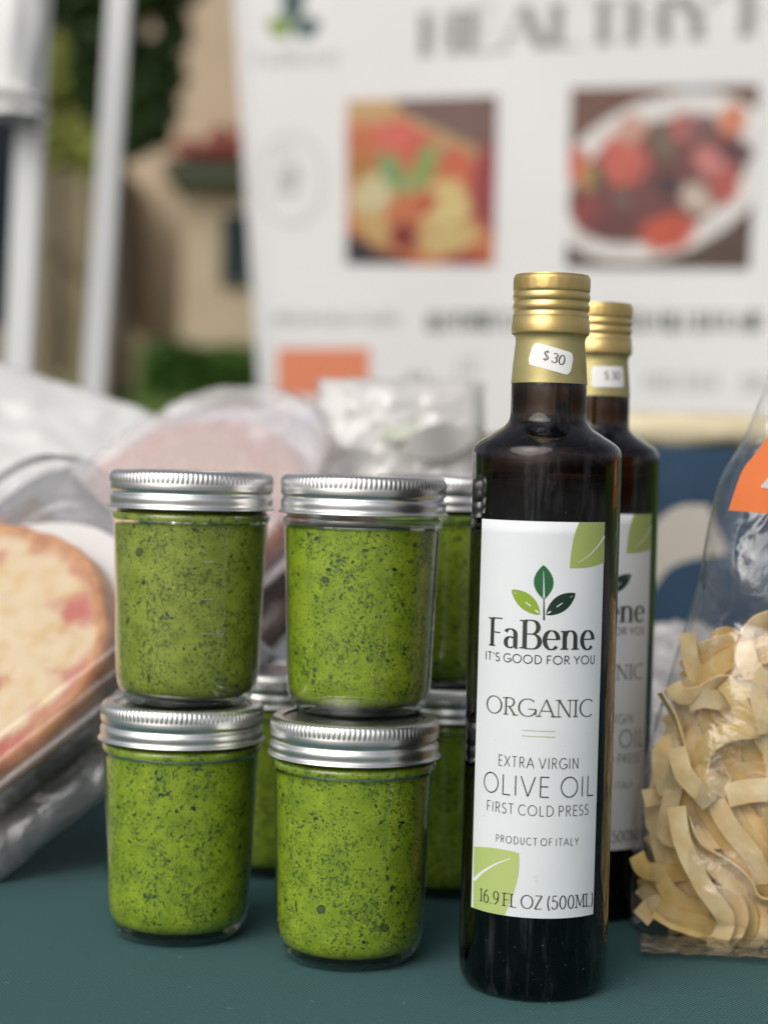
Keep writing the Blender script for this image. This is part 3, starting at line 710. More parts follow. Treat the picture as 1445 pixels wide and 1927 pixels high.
def make_jar(label, loc, rz, pm, seed, fill_top=84.2, marks=False, yellow=False, group='glass jars of green pesto'):
    rg = random.Random(seed)
    j = empty('pesto_jar', loc, label, 'jar', group, rz)
    v, f = lathe([(r * mm_, z * mm_) for r, z in glass_prof], 96, close=False); obj('glass', v, f, m_jar, j)
    v, f = lathe([(r * mm_, z * mm_) for r, z in [(1, 2.0), (18, 1.2), (21.5, .1), (23.5, 0), (25.2, .5), (26.7, 1.8), (27.5, 3.2)]], 64, close=False); obj('glass_base', v, f, m_jarbase, j)
    pp = [(1, 4.2), (18, 4.0), (24.5, 4.4), (27.2, 6.0), (28.9, 8.6)] + [(body_r(z) - .75, z) for z in (12, 16, 22, 32, 42, 52, 62, 72, 77)] + ([(32.7, 78.6), (33.3, 79.8), (33.3, 81.6), (32.4, 82.5), (31.5, 83.2)] if fill_top > 83 else [(32.5, 78.4), (32.3, fill_top - .5)]) + [(30, fill_top), (1, fill_top)]
    def jit(jj, k, r, z): return (.12 * mm_ * nz(k * .3, z * 900, seed) if z < .076 and z > .01 else 0)
    v, f = lathe([(r * mm_, z * mm_) for r, z in pp], 96, rfun=jit); obj('pesto', v, f, pm, j)
    def kn(jj, k, r, z):
        if .0952 < z < .0987: return .16 * mm_ * (1 if (k // 3) % 2 else -1)
        return .03 * mm_ * nz(k * .06, z * 300)
    v, f = lathe([(r * mm_, z * mm_) for r, z in lid_prof], KN * 6, rfun=kn, close=False); band = obj('screw_band', v, f, m_lid, j)
    v, f = lathe([(r * mm_, z * mm_) for r, z in [(29.2, 99.1), (28.5, 99.15), (27.6, 99.35), (26.8, 99.2), (14, 99.2), (13.4, 99.3), (1, 99.25), (.01, 99.25)]], 64, close=False)
    obj('lid_disc', v, f, m_disc, j)
    # basil flecks suspended at the glass
    v, f, mi = [], [], []
    def fleck(a, z, s1, s2, ang, mat_i, lift=.05, n=7, rough=.35):
        r = (body_r(z) - .75 + lift) * mm_
        b = len(v)
        for k in range(n):
            t = 2 * math.pi * k / n; q = 1 + rough * rg.uniform(-1, 1)
            dx, dz = s1 * q * math.cos(t), s2 * q * math.sin(t)
            ca, sa = math.cos(ang), math.sin(ang); u, w = dx * ca - dz * sa, dx * sa + dz * ca
            zz = z + w; aa = a + u / body_r(z)
            rr = (body_r(max(zz, 9)) - .75 + lift) * mm_
            v.append((rr * math.cos(aa), rr * math.sin(aa), zz * mm_))
        f.append(tuple(range(b, b + n))); mi.append(mat_i)
    cnt = 0
    while cnt < 3800:
        a = rg.uniform(0, 2 * math.pi); z = rg.uniform(9.5, min(fill_top - 2, 77.5))
        d = nz(math.cos(a) * 3.2, math.sin(a) * 3.2, z * .09 + seed * 3.1) * .9 + .55
        if rg.random() > d: continue
        s = rg.choices([.17, .33, .58, 1.1], [10, 9, 4, .8])[0] * rg.uniform(.7, 1.3)
        ang = rg.gauss(0, .9) + 1.4 * nz(a * 2, z * .08, seed)
        fleck(a, z, s, s * rg.uniform(.3, .75), ang, 0 if rg.random() < .62 else 1, .04 + .0001 * (cnt % 300)); cnt += 1
    for k in range(70):
        a = rg.uniform(0, 2 * math.pi); z = rg.uniform(10, 76); s = rg.uniform(.2, .6); fleck(a, z, s, s * .7, rg.random() * 3, 2, .08 + .0002 * k, 7, .15)
    for k in range(60):                  # round bubbles and their dark rims
        a = rg.uniform(0, 2 * math.pi); z = rg.uniform(10, 77); s = rg.choices([.3, .5, 1.2, 2.2], [8, 5, 1.5, .8])[0] * rg.uniform(.8, 1.2); el = rg.uniform(.5, .95)
        st = rg.getstate(); fleck(a, z, s, s * el, rg.gauss(0, .5), 4, .1 + .0003 * k, 12, .12); rg.setstate(st)
        if s > .4: fleck(a, z, s * .8, s * .8 * el, rg.gauss(0, .5), 3, .12 + .0003 * k, 12, .12)
    o = obj('basil_flecks', v, f, m_fl, j, smooth=True); o['kind'] = 'stuff'
    o.data.polygons.foreach_set('material_index', mi)
    if marks:
        v, f = [], []
        for (z, w) in ((63, 4.5), (47.5, 4.8), (33, 5)):
            for k in range(6):
                a0 = -math.pi / 2 - .03 + (k / 6) * w / 32; a1 = -math.pi / 2 - .03 + ((k + 1) / 6) * w / 32; r = (body_r(z) + .12) * mm_; b = len(v)
                for aa in (a0, a1):
                    for zz in (z - .25, z + .25): v.append((r * math.cos(aa), r * math.sin(aa), zz * mm_))
                f.append((b, b + 2, b + 3, b + 1))
        def em(u, w, h):
            aa = -math.pi / 2 + .17 + u / 32; r = (body_r(33) + .12) * mm_; return Vector((r * math.cos(aa), r * math.sin(aa), (31.6 + w) * mm_))
        strips_mesh(text_strips('50', 3.6, 2.6, .35, .3), em, v, f, 0, 0)
        obj('measuring_marks', v, f, m_mark, j)
    if yellow:
        v = [(math.cos(a) * .0085, math.sin(a) * .0085, .0998) for a in [R(15 * k) for k in range(24)]] + [(math.cos(a) * .0085, math.sin(a) * .0085, .1003) for a in [R(15 * k) for k in range(24)]]
        f = [tuple(range(24, 48))] + [(k, (k + 1) % 24, 24 + (k + 1) % 24, 24 + k) for k in range(24)]
        o = obj('sticker', v, f, mat('yellow_sticker', lin((225, 185, 20)), .4), j, smooth=False); o.location = (.012, 0, 0)
    return j
def base_at(px, py, Y, z=0.0):
    p = at(px, py, Y); return (p.x, Y, z)
JH = .0993
make_jar('olive green pesto jar, upper one of the left front stack', base_at(361, 930, .780, JH), .3, m_pesto_o, 3, marks=True)
make_jar('pesto jar carrying the olive green jar, lower one of the left front stack', base_at(343, 1380, .778), 1.1, m_pesto, 5)
make_jar('pesto jar with large air bubbles, upper one of the stack beside the oil bottle', base_at(684, 945, .766, JH), 2.2, m_pesto, 7, fill_top=78.6)
make_jar('bright pesto jar nearest the camera, lower one of the stack beside the oil bottle', base_at(666, 1430, .748), 3.4, m_pesto, 11, fill_top=84.2)
make_jar('pesto jar half hidden behind the oil bottle, upper one of the back stack', base_at(842, 930, .868, JH), 4.0, m_pesto, 13)
make_jar('pesto jar half hidden behind the oil bottle, lower one of the back stack', base_at(838, 1370, .872), 5.1, m_pesto, 17)
make_jar('single pesto jar with a yellow sticker on its lid, standing between the two front stacks', base_at(523, 1310, .905), .4, m_pesto, 19, yellow=True)

# ================================================================== OIL BOTTLES
m_bot = bpy.data.materials.new('dark_bottle_glass'); m_bot.use_nodes = True; nt = m_bot.node_tree; nt.nodes.clear()
o_ = N(m_bot, 'ShaderNodeOutputMaterial'); gl = N(m_bot, 'ShaderNodeBsdfGlass'); gl.inputs['IOR'].default_value = 1.5; gl.inputs['Roughness'].default_value = 0.0
va = N(m_bot, 'ShaderNodeVolumeAbsorption'); va.inputs['Color'].default_value = (.52, .36, .0, 1); va.inputs['Density'].default_value = 950
tc = N(m_bot, 'ShaderNodeTexCoord'); mp = N(m_bot, 'ShaderNodeMapping'); mp.inputs['Scale'].default_value = (1, 1, .25)
nn = N(m_bot, 'ShaderNodeTexNoise'); nn.inputs['Scale'].default_value = 70; nn.inputs['Detail'].default_value = 3
bp = N(m_bot, 'ShaderNodeBump'); bp.inputs['Strength'].default_value = .25; bp.inputs['Distance'].default_value = .0006
L(m_bot, tc.outputs['Object'], mp.inputs[0]); L(m_bot, mp.outputs[0], nn.inputs['Vector']); L(m_bot, nn.outputs[0], bp.inputs['Height']); L(m_bot, bp.outputs[0], gl.inputs['Normal'])
mp2 = N(m_bot, 'ShaderNodeMapping'); mp2.inputs['Scale'].default_value = (1, 1, .12); L(m_bot, tc.outputs['Object'], mp2.inputs[0])
ns2 = N(m_bot, 'ShaderNodeTexNoise'); ns2.inputs['Scale'].default_value = 150; ns2.inputs['Detail'].default_value = 8; ns2.inputs['Roughness'].default_value = .75; L(m_bot, mp2.outputs[0], ns2.inputs['Vector'])
mr2 = N(m_bot, 'ShaderNodeMapRange'); mr2.inputs[1].default_value = .52; mr2.inputs[2].default_value = .75; mr2.inputs[3].default_value = 0; mr2.inputs[4].default_value = .10; L(m_bot, ns2.outputs[0], mr2.inputs[0])
dd_ = N(m_bot, 'ShaderNodeBsdfDiffuse'); dd_.inputs[0].default_value = (.42, .46, .55, 1)
mxs = N(m_bot, 'ShaderNodeMixShader'); L(m_bot, mr2.outputs[0], mxs.inputs[0]); L(m_bot, gl.outputs[0], mxs.inputs[1]); L(m_bot, dd_.outputs[0], mxs.inputs[2])
L(m_bot, mxs.outputs[0], o_.inputs['Surface']); L(m_bot, va.outputs[0], o_.inputs['Volume'])
m_gold = mottled('gold_capsule', lin((212, 180, 112)), lin((224, 198, 136)), 60, .34, metal=.85, bump=.12, bscale=160, dist=.0006)
m_gold2 = mottled('pale_gold_foil', lin((178, 165, 112)), lin((192, 180, 126)), 60, .45, metal=.6, bump=.15, bscale=120, dist=.0006)
m_label = mottled('label_paper', (.72, .755, .775), (.77, .80, .82), 30, .45, spec=.35)
m_ink = mat('ink_black', (.016, .017, .018), .5); m_inkg = mat('ink_dark_green', lin((40, 52, 42)), .5); m_inko = mat('ink_olive', lin((74, 86, 68)), .5)
m_leafA = mat('label_leaf_sage', lin((166, 182, 104)), .5); m_leafA2 = mat('label_leaf_sage_light', lin((178, 196, 118)), .5)
m_lf1 = mat('leaf_mid_green', lin((28, 96, 52)), .5); m_lf2 = mat('leaf_lime', lin((136, 164, 40)), .5); m_lf3 = mat('leaf_dark', lin((14, 48, 34)), .5)
m_line = mat('leaf_line_white', (.8, .83, .84), .5); m_sage = mat('rule_green', lin((166, 182, 130)), .5)
m_stick = mottled('price_sticker_paper', (.88, .87, .86), (.9, .9, .89), 40, .5); m_inkp = mat('ink_plum', lin((70, 38, 50)), .5)
m_stickg = mat('ink_grey', lin((120, 112, 118)), .5); m_dust = mat('dust_speck', (.35, .36, .38), .9)
def make_bottle(label, loc, rz, sticker, front):
    b_ = empty('olive_oil_bottle', loc, label, 'bottle', 'dark olive oil bottles with gold caps', rz)
    P = smooth_profile([(22.5, 1.2), (25.5, .2), (27.6, 2.0), (29.0, 6.0), (29.4, 12)], 4)[:-1] + [(29.4, 12), (29.4, 60), (29.4, 120), (29.4, 180), (29.4, 205)] + \
        smooth_profile([(29.4, 208), (29.2, 211), (28.3, 213.4), (26.0, 215.6), (21.5, 218.6), (17.5, 221.2), (15.6, 223.2), (15.0, 225.5), (14.85, 229), (14.75, 238.4), (13.9, 243), (13.2, 250), (12.8, 257), (12.5, 274)], 4)
    cav = [(.4, 196), (20, 196), (25.6, 196.0)] + smooth_profile([(25.6, 204), (25.4, 209), (23.5, 212), (18.5, 216), (14.2, 219.4), (12.2, 222.8), (11.6, 227), (11.2, 238), (10.2, 250), (9.5, 270), (.4, 270.5)], 4)
    v, f = lathe([(.4, .9)] + [(r, z) for r, z in []] + P + [(.4, 274.2)], 112)
    lathe(cav, 72, v, f, flip=True)
    v = [p * mm_ for p in v]
    obj('glass', v, f, m_bot, b_)
    # gold screw cap with its rolled grooves
    cp = [(14.0, 258.0), (15.1, 257.6), (15.35, 258.6), (15.35, 260.6), (15.2, 262.2), (14.95, 264.2), (15.0, 265.0), (14.55, 265.9), (14.5, 266.6), (14.95, 267.4), (15.05, 268.6), (14.9, 269.4), (14.55, 270.0), (14.6, 270.6), (15.0, 271.3), (15.1, 272.6), (14.9, 273.5), (14.75, 274.0), (15.05, 274.6), (15.15, 275.6), (15.15, 279.0), (14.95, 280.0), (14.3, 280.7), (13.2, 281.0), (.4, 281.1)]
    def wob(jj, k, r, z): return .10 * (nz(math.cos(k * .0785) * 1.5, math.sin(k * .0785) * 1.5, z * .12 + rz)) if 262 < z < 274 else (.035 * math.sin(k * 2 * math.pi / 80 * 24) if 274.8 < z < 279.5 else 0)
    v, f = lathe(smooth_profile(cp, 2), 160, rfun=lambda jj, k, r, z: wob(jj, k / 2, r, z), close=False); obj('cap', [p * mm_ for p in v], f, m_gold, b_)
    fp = [(14.92, 238.2), (15.05, 238.25), (15.05, 238.6), (14.85, 241), (14.3, 248), (13.8, 253), (13.7, 255.2), (14.0, 256.6), (14.7, 257.5), (15.1, 258.0)]
    v, f = lathe(smooth_profile(fp, 3), 128, rfun=lambda jj, k, r, z: .08 * nz(math.cos(k * .049) * 2, math.sin(k * .049) * 2, z * .15) - .04, close=False); obj('foil_sleeve', [p * mm_ for p in v], f, m_gold2, b_)
    # ---- paper label: coordinates in photo units (226 wide), wrapped on the body
    U = 1 / 140.0
    RR = 29.4 * mm_
    def zz(y): return EYE - (y - 860.5) / 3400.0 * .6862
    def axis_x(y): return 1024.5 + (y - 975) * (-19 / 775.0)
    def wrap(x, y, h=0.0):
        """x,y: measured label point"""
        s = max(-.999, min(.999, (x - axis_x(y)) / 140.0)); th = math.asin(s)
        r = RR + .00012 + h
        return Vector((r * math.sin(th), -r * math.cos(th), zz(y)))
    def lab(s, y, h=0.0):                # s = -1..1 across the label
        th = -.078 + s * .945
        return th
    def pmap(u, w, h=0.0):               # u: arc position (radians), w: y measured
        r = RR + .00012 + h
        return Vector((r * math.sin(u), -r * math.cos(u), zz(w)))
    def th_of(x, y):
        k = (x - axis_x(y)) / 3400.0; th = 0.0
        for _ in range(12): th = math.asin(max(-.99, min(.99, k * (.715 - RR * math.cos(th)) / RR)))
        return th
    TH0, TH1 = th_of(900, 975), th_of(1127.5, 975)
    ns, nt_ = 60, 30; v = []
    for j in range(nt_ + 1):
        for i in range(ns + 1): v.append(pmap(TH0 + (TH1 - TH0) * i / ns, 1727 - 752 * j / nt_))
    f = grid(ns, nt_)
    # a real edge thickness
    k0 = len(v)
    for i in range(ns + 1): v.append(pmap(TH0 + (TH1 - TH0) * i / ns, 975, -.0001))
    for i in range(ns): f.append((nt_ * (ns + 1) + i, nt_ * (ns + 1) + i + 1, k0 + i + 1, k0 + i))
    lb = obj('paper_label', v, f, m_label, b_)
    def text(t, x0, x1, ybase, h, thick, thin, serif, m, track=.12, space=.3):
        a, b2_ = th_of(x0, ybase), th_of(x1, ybase); W = (b2_ - a) * 145.7
        st = text_strips(t, W, h, thick, thin, serif, track, space)
        v, f = strips_mesh(st, lambda x, y, hh: pmap(a + x / 145.7, ybase - y, hh), None, None, .00012)
        obj('lettering', v, f, m, lb)
    text('FaBene', 914, 1104, 1216, 54, 8.6, 2.2, 3.4, m_inkg, .12)
    text("IT'S GOOD FOR YOU", 906, 1108, 1243.5, 15.5, 1.9, 1.9, 0, m_ink, .2, .3)
    text('ORGANIC', 908, 1103, 1344, 33, 3.6, 1.7, 3.6, m_inko, .16)
    text('EXTRA VIRGIN', 928, 1077, 1442, 20, 1.5, 1.5, 0, m_ink, .24, .3)
    text('OLIVE OIL', 903, 1107, 1496, 38, 2.2, 2.2, 0, m_ink, .2, .42)
    text('FIRST COLD PRESS', 908, 1097, 1532, 19.5, 1.5, 1.5, 0, m_ink, .24, .3)
    text('PRODUCT OF ITALY', 924, 1078, 1588, 13.5, 1.2, 1.2, 0, m_ink, .3, .3)
    def flat(strips, m, nm, h=.00004):
        v, f = strips_mesh(strips, lambda x, y, hh: pmap(th_of(x, y), y, hh), None, None, h, 3e-6, 10); obj(nm, v, f, m, lb)
    flat([between([(1058, 1062), (1061, 1030), (1067, 1000), (1076, 975.5)], [(1058, 1062), (1082, 1062), (1105, 1058), (1127, 1051)], 10)[0:1]], m_leafA, 'corner_leaf') if False else None
    # corner leaves as strips between their outer edge and the label's corner
    flat([between([(1058, 1062), (1060.5, 1035), (1066, 1003), (1076, 975.3)], [(1058.5, 1062), (1085, 1061.5), (1108, 1057.5), (1126.8, 1051.5)], 16),
          between([(1075.9, 975.3), (1090, 975.3), (1126.8, 975.3)], [(1126.7, 1051.4), (1126.8, 1020), (1126.9, 975.4)], 16)], m_leafA, 'corner_leaf')
    flat([line_strip(resample([(1075, 1051), (1095, 1038), (1113, 1020), (1126.5, 1001)], 12), .8, 3.4)], m_line, 'leaf_vein', .0001)
    flat([between([(966, 1605), (945, 1602), (915, 1602), (886.2, 1608)], [(966, 1605), (965.5, 1640), (957, 1680), (940, 1726.5)], 16),
          between([(886.2, 1608), (885.8, 1660), (885.2, 1726.5)], [(940, 1726.6), (915, 1726.7), (885.3, 1726.8)], 16)], m_leafA2, 'corner_leaf')
    flat([line_strip(resample([(950, 1617), (926, 1630), (902, 1651), (886.5, 1673)], 12), 1.2, 5.2)], m_line, 'leaf_vein', .0001)
    flat([leaf_strip((1010, 1122), (1009, 1057), 18.5, 18.5, 18, pw=.8)], m_lf1, 'logo_leaf')
    flat([leaf_strip((1003, 1151), (951, 1106), 16, 14, 18, pw=.75)], m_lf2, 'logo_leaf')
    flat([leaf_strip((1014, 1151), (1070, 1109), 14, 16, 18, pw=.75)], m_lf3, 'logo_leaf')
    flat([line_strip([(1010, 1119), (1009.6, 1090), (1009, 1068)], 2.6, .6), line_strip([(1000, 1147), (980, 1131), (956, 1110)], 2.6, .6), line_strip([(1017, 1148), (1040, 1131), (1064, 1114)], 2.6, .6)], m_line, 'leaf_vein', .0001)
    flat([line_strip([(1010.2, 1161), (1010, 1140), (1009.8, 1120)], 3.6, 2.2)], m_inkg, 'logo_stem', .00006)
    for ry in (1371, 1381.5): flat([line_strip([(970 + 4.2 * k, ry) for k in range(16)], 1.5)], m_sage, 'rule', .00008)
    text('16.9 FL OZ (500ML)', 896, 1108, 1709, 25, 2.5, 1.5, 2.2, m_ink, .14, .24)
    rg = random.Random(int(loc[1] * 1000))
    flat([line_strip([(x, y), (x + rg.uniform(-2, 2), y + rg.uniform(.8, 1.8))], rg.uniform(.5, 1.1)) for x, y in [(998, 1645), (996.5, 1648), (999.5, 1648.5), (997, 1654), (1000, 1655), (998, 1657.5), (895, 1363), (922, 1395), (903, 1543), (1052, 1398), (1102, 1376)]], m_stickg, 'printed_speck')
    # ---- price sticker on the foil
    sw, sh, rc, ang, sa, sz = sticker
    ca, sn = math.cos(R(ang)), math.sin(R(ang))
    fsm = smooth_profile(fp, 3)
    def foil_r(z):
        for (r0, z0), (r1, z1) in zip(fsm, fsm[1:]):
            if z <= z1 and z1 > z0: return r0 + (r1 - r0) * max(0, z - z0) / (z1 - z0)
        return 14
    def smap(x, y, h=0.0):               # mm on the sticker
        xx, yy = x * ca + y * sn, -x * sn + y * ca
        z = sz + yy; r = foil_r(z) + .14 + h * 1000; th = R(sa) + xx / 14.3
        return Vector((r * math.sin(th), -r * math.cos(th), z)) * mm_
    st = []; n = 20
    for i in range(n + 1):
        x = -sw / 2 + sw * i / n; e = max(0, abs(x) - (sw / 2 - rc)); hh = sh / 2 - rc + math.sqrt(max(rc * rc - e * e, 0))
        st.append(((x, hh), (x, -hh)))
    cols = []
    v, f = [], []
    for a_p, b_p in st:
        for k in range(9): t = k / 8; v.append(smap(a_p[0], a_p[1] * (1 - t) + b_p[1] * t))
    for i in range(n):
        for k in range(8): q = i * 9 + k; f.append((q, q + 1, q + 10, q + 9))
    ps = obj('price_sticker', v, f, m_stick, b_)
    st = text_strips('$ 30', 8.6 if front else 7.6, 3.7, .55, .28, .1, .1, .22)
    v, f = strips_mesh(st, lambda x, y, h: smap(x + (-3.2 if front else -2.2), y - 1.3 + .15 * 0, h), None, None, .00006)
    obj('lettering', v, f, m_inkp if front else m_stickg, ps)
    if front:
        v, f = [], []; rg2 = random.Random(2)
        for k in range(70):
            th = rg2.uniform(-1.1, 1.1); z = (rg2.uniform(4, 28) if k < 55 else rg2.uniform(186, 235)) * mm_; s = rg2.choice([.05, .07, .1, .14]) * mm_
            r = (29.45 * mm_ if z < .2 else (29.45 * mm_ if z < .207 else None))
            if r is None: continue
            if z < .012: r -= .00045
            b = len(v)
            for q in range(5):
                t = 2 * math.pi * q / 5; v.append(Vector((r * math.sin(th + s * math.cos(t) / r), -r * math.cos(th + s * math.cos(t) / r), z + s * math.sin(t))))
            f.append(tuple(range(b, b + 5)))
        o = obj('dust_specks', v, f, m_dust, b_, smooth=False); o['kind'] = 'stuff'
    return b_
bp_ = at(1014, 1370, .715)
make_bottle('front dark olive oil bottle with its full white label and slanted price sticker', (bp_.x, .715, 0), 0, (17.6, 9.0, 2.0, 14, -3, 247.6), True)
bp_ = at(1107, 1300, .838)
make_bottle('rear dark olive oil bottle half hidden behind the front bottle', (bp_.x, .838, 0), R(10), (16.5, 9.6, 1.0, -1, 4, 247.0), False)

# ================================================================== PIZZA PACKS
m_pizza = vcol('baked_pizza', .55, .35, .6, 90, .002)
m_clear = film('clear_clamshell', (.95, .95, .96), milky=.08, mcol=(.85, .85, .87), rough=.12, boost=1.35, wr=.25, wscale=30, wdist=.003)
m_clearlid = film('clear_lid', (.97, .97, .97), milky=.09, mcol=(.92, .9, .9), rough=.15, boost=.9, wr=.3, wscale=25, wdist=.003)
m_milky = film('milky_film', (.95, .94, .95), milky=.26, mcol=(.95, .92, .92), rough=.25, boost=.9, wr=.6, wscale=22, wdist=.008, crease=.2)
m_grey = film('grey_film', (.75, .76, .78), milky=.42, mcol=(.42, .43, .45), rough=.2, boost=2.2, wr=.7, wscale=28, wdist=.008, crease=.25)
m_cut = mottled('pizza_underside', lin((150, 100, 60)), lin((180, 130, 80)), 40, .8)
def frame_of(C0, Nn, pa, pb):
    Nn = Nn.normalized(); A = on_plane(*pa, C0, Nn); B = on_plane(*pb, C0, Nn)
    e1 = (B - A).normalized(); e2 = Nn.cross(e1)
    return Nn, e1, e2, (A - C0).dot(e2)
def pizza(name, label, C0, Nn, e1, e2, Rr, seed, pink=0.0):
    v, col = [], []; nr, na = 46, 120
    M = Matrix((e1, e2, Nn)).transposed().to_4x4(); M.translation = C0
    for j in range(nr + 1):
        q = j / nr
        for i in range(na):
            a = 2 * math.pi * i / na; rr = Rr * q * (1 + .018 * nz(math.cos(a) * 7, math.sin(a) * 7, seed + 3) * q + .035 * nz(math.cos(a) * 2, math.sin(a) * 2, seed) * q)
            x, y = rr * math.cos(a), rr * math.sin(a)
            rim = math.exp(-((q - .945) / .05) ** 2)
            h = .004 * rim + .0016 * fbm(x * 60, y * 60, seed) * (1 if q < .95 else .3)
            if q > .97: h -= .01 * (q - .97) / .03
            v.append((x, y, h))
            n1 = fbm(x * 38 + 5, y * 38, seed * 2.3); n2 = fbm(x * 90, y * 90, seed + 9); sauce = max(0, min(.8, (q - .70) * 3.2 + n1 * 1.9 - .12)) * (1 - rim)
            ch = lin((226, 204, 168)); ch2 = lin((214, 178, 104)); red = lin((192, 98, 84)); cr = lin((214, 156, 98)); brn = lin((168, 98, 56))
            k = max(0, min(1, n2 * 1.4 + .2)); base = [ch[t] * (1 - k * .6) + ch2[t] * k * .6 for t in range(3)]
            k = max(0, min(1, sauce + max(0, n1 - .42) * 2)); base = [base[t] * (1 - k) + red[t] * k for t in range(3)]
            k = max(0, min(1, rim * 1.5 + (q > .95) * 1)); kk = max(0, min(1, .4 + n2)); crc = [cr[t] * (1 - kk) + brn[t] * kk for t in range(3)]
            base = [base[t] * (1 - k) + crc[t] * k for t in range(3)]
            pk = lin((222, 150, 140)); col.append([base[t] * (1 - pink) + pk[t] * pink for t in range(3)])
    f = []
    for j in range(nr):
        for i in range(na):
            i2 = (i + 1) % na; f.append((j * na + i, j * na + i2, (j + 1) * na + i2, (j + 1) * na + i)[::-1])
    # underside
    b = len(v)
    for i in range(na):
        a = 2 * math.pi * i / na; v.append((Rr * .97 * math.cos(a), Rr * .97 * math.sin(a), -.011)); col.append(lin((150, 96, 56)))
    for i in range(na):
        i2 = (i + 1) % na; f.append((nr * na + i, nr * na + i2, b + i2, b + i)[::-1])
    f.append(tuple(b + i for i in range(na)))
    o = obj(name, v, f, m_pizza, None, col=col, mw=M)
    return tag(o, label, 'pizza', 'pizzas packed in clear plastic')
def rring(hx, hy, rc, n=7):
    out = []
    for (cx, cy, a0) in ((hx - rc, hy - rc, 0), (-hx + rc, hy - rc, 90), (-hx + rc, -hy + rc, 180), (hx - rc, -hy + rc, 270)):
        for k in range(n + 1):
            a = R(a0 + 90 * k / n); out.append((cx + rc * math.cos(a), cy + rc * math.sin(a)))
    return out
def shell(prof, hx, hy, rc, top=True):
    v, f = [], []; n = None
    for (o, z) in prof:
        rr = rring(hx + o, hy + o, rc + o); n = len(rr); v += [(x, y, z) for x, y in rr]
    for j in range(len(prof) - 1):
        for i in range(n):
            i2 = (i + 1) % n; f.append((j * n + i, j * n + i2, (j + 1) * n + i2, (j + 1) * n + i))
    if top: f.append(tuple((len(prof) - 1) * n + i for i in range(n)))
    return v, f
def clamshell(label, C0, Nn, e1, e2, edge, hx, hy, shift, rc=.02):
    """tray and lid; edge = distance of the near side from the pizza centre along e2 (negative)"""
    M = Matrix((e1, e2, Nn)).transposed().to_4x4(); M.translation = C0 + e2 * (edge + hy) + e1 * shift
    e = bpy.data.objects.new('pizza_clamshell', None); C.objects.link(e); e.matrix_world = M; tag(e, label, 'food container', 'clear pizza clamshells')
    bpy.context.view_layer.update()
    v, f = shell([(-.013, -.026), (-.008, -.0265), (-.006, -.024), (-.0045, -.014), (-.002, -.0125), (-.001, -.006), (.003, -.0045), (.004, -.0035), (.004, -.0025)], hx, hy, rc, False)
    n = len(rring(hx, hy, rc)); f.append(tuple(reversed(range(n)))); obj('tray', v, f, m_clear, e)
    v, f = shell([(.0042, -.002), (.0042, -.001), (.001, 0), (-.0015, .001), (-.0025, .006), (-.0045, .0075), (-.0065, .008), (-.0075, .0125), (-.010, .0145), (-.012, .0145)], hx, hy, rc, False)
    obj('lid_rim', v, f, m_clear, e)
    v, f = shell([(-.012, .0145), (-.013, .0145)], hx, hy, rc, True); obj('lid_window', v, f, m_clearlid, e)
    return e
NA = Vector((-.27, -.69, .67)).normalized(); CA = at(-92, 1238, .90)
NA, e1, e2, edA = frame_of(CA, NA, (0, 1487), (194, 1337))
pizza('packed_pizza', 'cheese pizza with a browned crust in the nearest clear pack', CA, NA, e1, e2, .087, 1)
clamshell('clear plastic clamshell around the nearest pizza, left of the jars', CA, NA, e1, e2, edA + .004, .116, .088, .004, .035)
m_parch = mat('parchment_white', (.8, .78, .76), .7)
def liner(label, C0, Nn, e1, e2, edge, hx, hy, shift):
    M = Matrix((e1, e2, Nn)).transposed().to_4x4(); M.translation = C0 + e2 * (edge + .012 + hy) + e1 * shift - Nn * .0155
    v = []
    for j in range(21):
        for i in range(27):
            s, t = -1 + i / 13, -1 + j / 10; v.append((s * hx * math.sqrt(1 - .5 * t * t), t * hy * math.sqrt(1 - .5 * s * s), .0015 * nz(s * 4, t * 4, hx) + .003 * max(abs(s), abs(t)) ** 6))
    return tag(obj('parchment_liner', v, grid(26, 20), m_parch, None, mw=M), label, 'liner')
liner('white parchment liner under the nearest packed pizza', CA, NA, e1, e2, edA, .105, .084, .0)
# milky wrapped pack underneath
def pillow(name, label, M, hx, hy, th, m, cat, seed, wr=.004, group=None, flatten=1.0, col=None, nx=56, ny=48, rnd=0.0):
    v, f = [], []
    def height(s, t): return th * (max(0, 1 - abs(s) ** 4) * max(0, 1 - abs(t) ** 4)) ** .4
    idx = {}
    for side in (1, -1):
        for j in range(ny + 1):
            for i in range(nx + 1):
                s, t = -1 + 2 * i / nx, -1 + 2 * j / ny
                if side == -1 and (i in (0, nx) or j in (0, ny)): idx[(side, i, j)] = idx[(1, i, j)]; continue
                w = wr * (fbm(s * 3.2 + seed, t * 3.2, side) + .6 * abs(nz(s * 7, t * 7 + seed, side * 3)))
                z = side * height(s, t) * (1 if side == 1 else flatten) + (w if 0 < i < nx and 0 < j < ny else w * .5)
                idx[(side, i, j)] = len(v)
                ex = .03 * nz(s * 2.5 + seed, t * 2.5)
                v.append((s * hx * (1 + ex) * math.sqrt(1 - rnd * t * t / 2), t * hy * (1 + ex) * math.sqrt(1 - rnd * s * s / 2), z))
        for j in range(ny):
            for i in range(nx):
                q = (idx[(side, i, j)], idx[(side, i + 1, j)], idx[(side, i + 1, j + 1)], idx[(side, i, j + 1)]); f.append(q if side == 1 else q[::-1])
    return tag(obj(name, v, f, m, None, mw=M), label, cat, group)
M = Matrix((e1, e2, NA)).transposed().to_4x4(); M.translation = CA + e2 * (edA + .105) - NA * .046 + e1 * 0.0
pillow('wrapped_pack', 'grey wrapped food pack lying under the nearest pizza clamshell', M, .125, .108, .019, m_grey, 'food pack', 3)
M = Matrix((e1, e2, NA)).transposed().to_4x4(); M.translation = CA + e2 * (edA + .105) - NA * .046
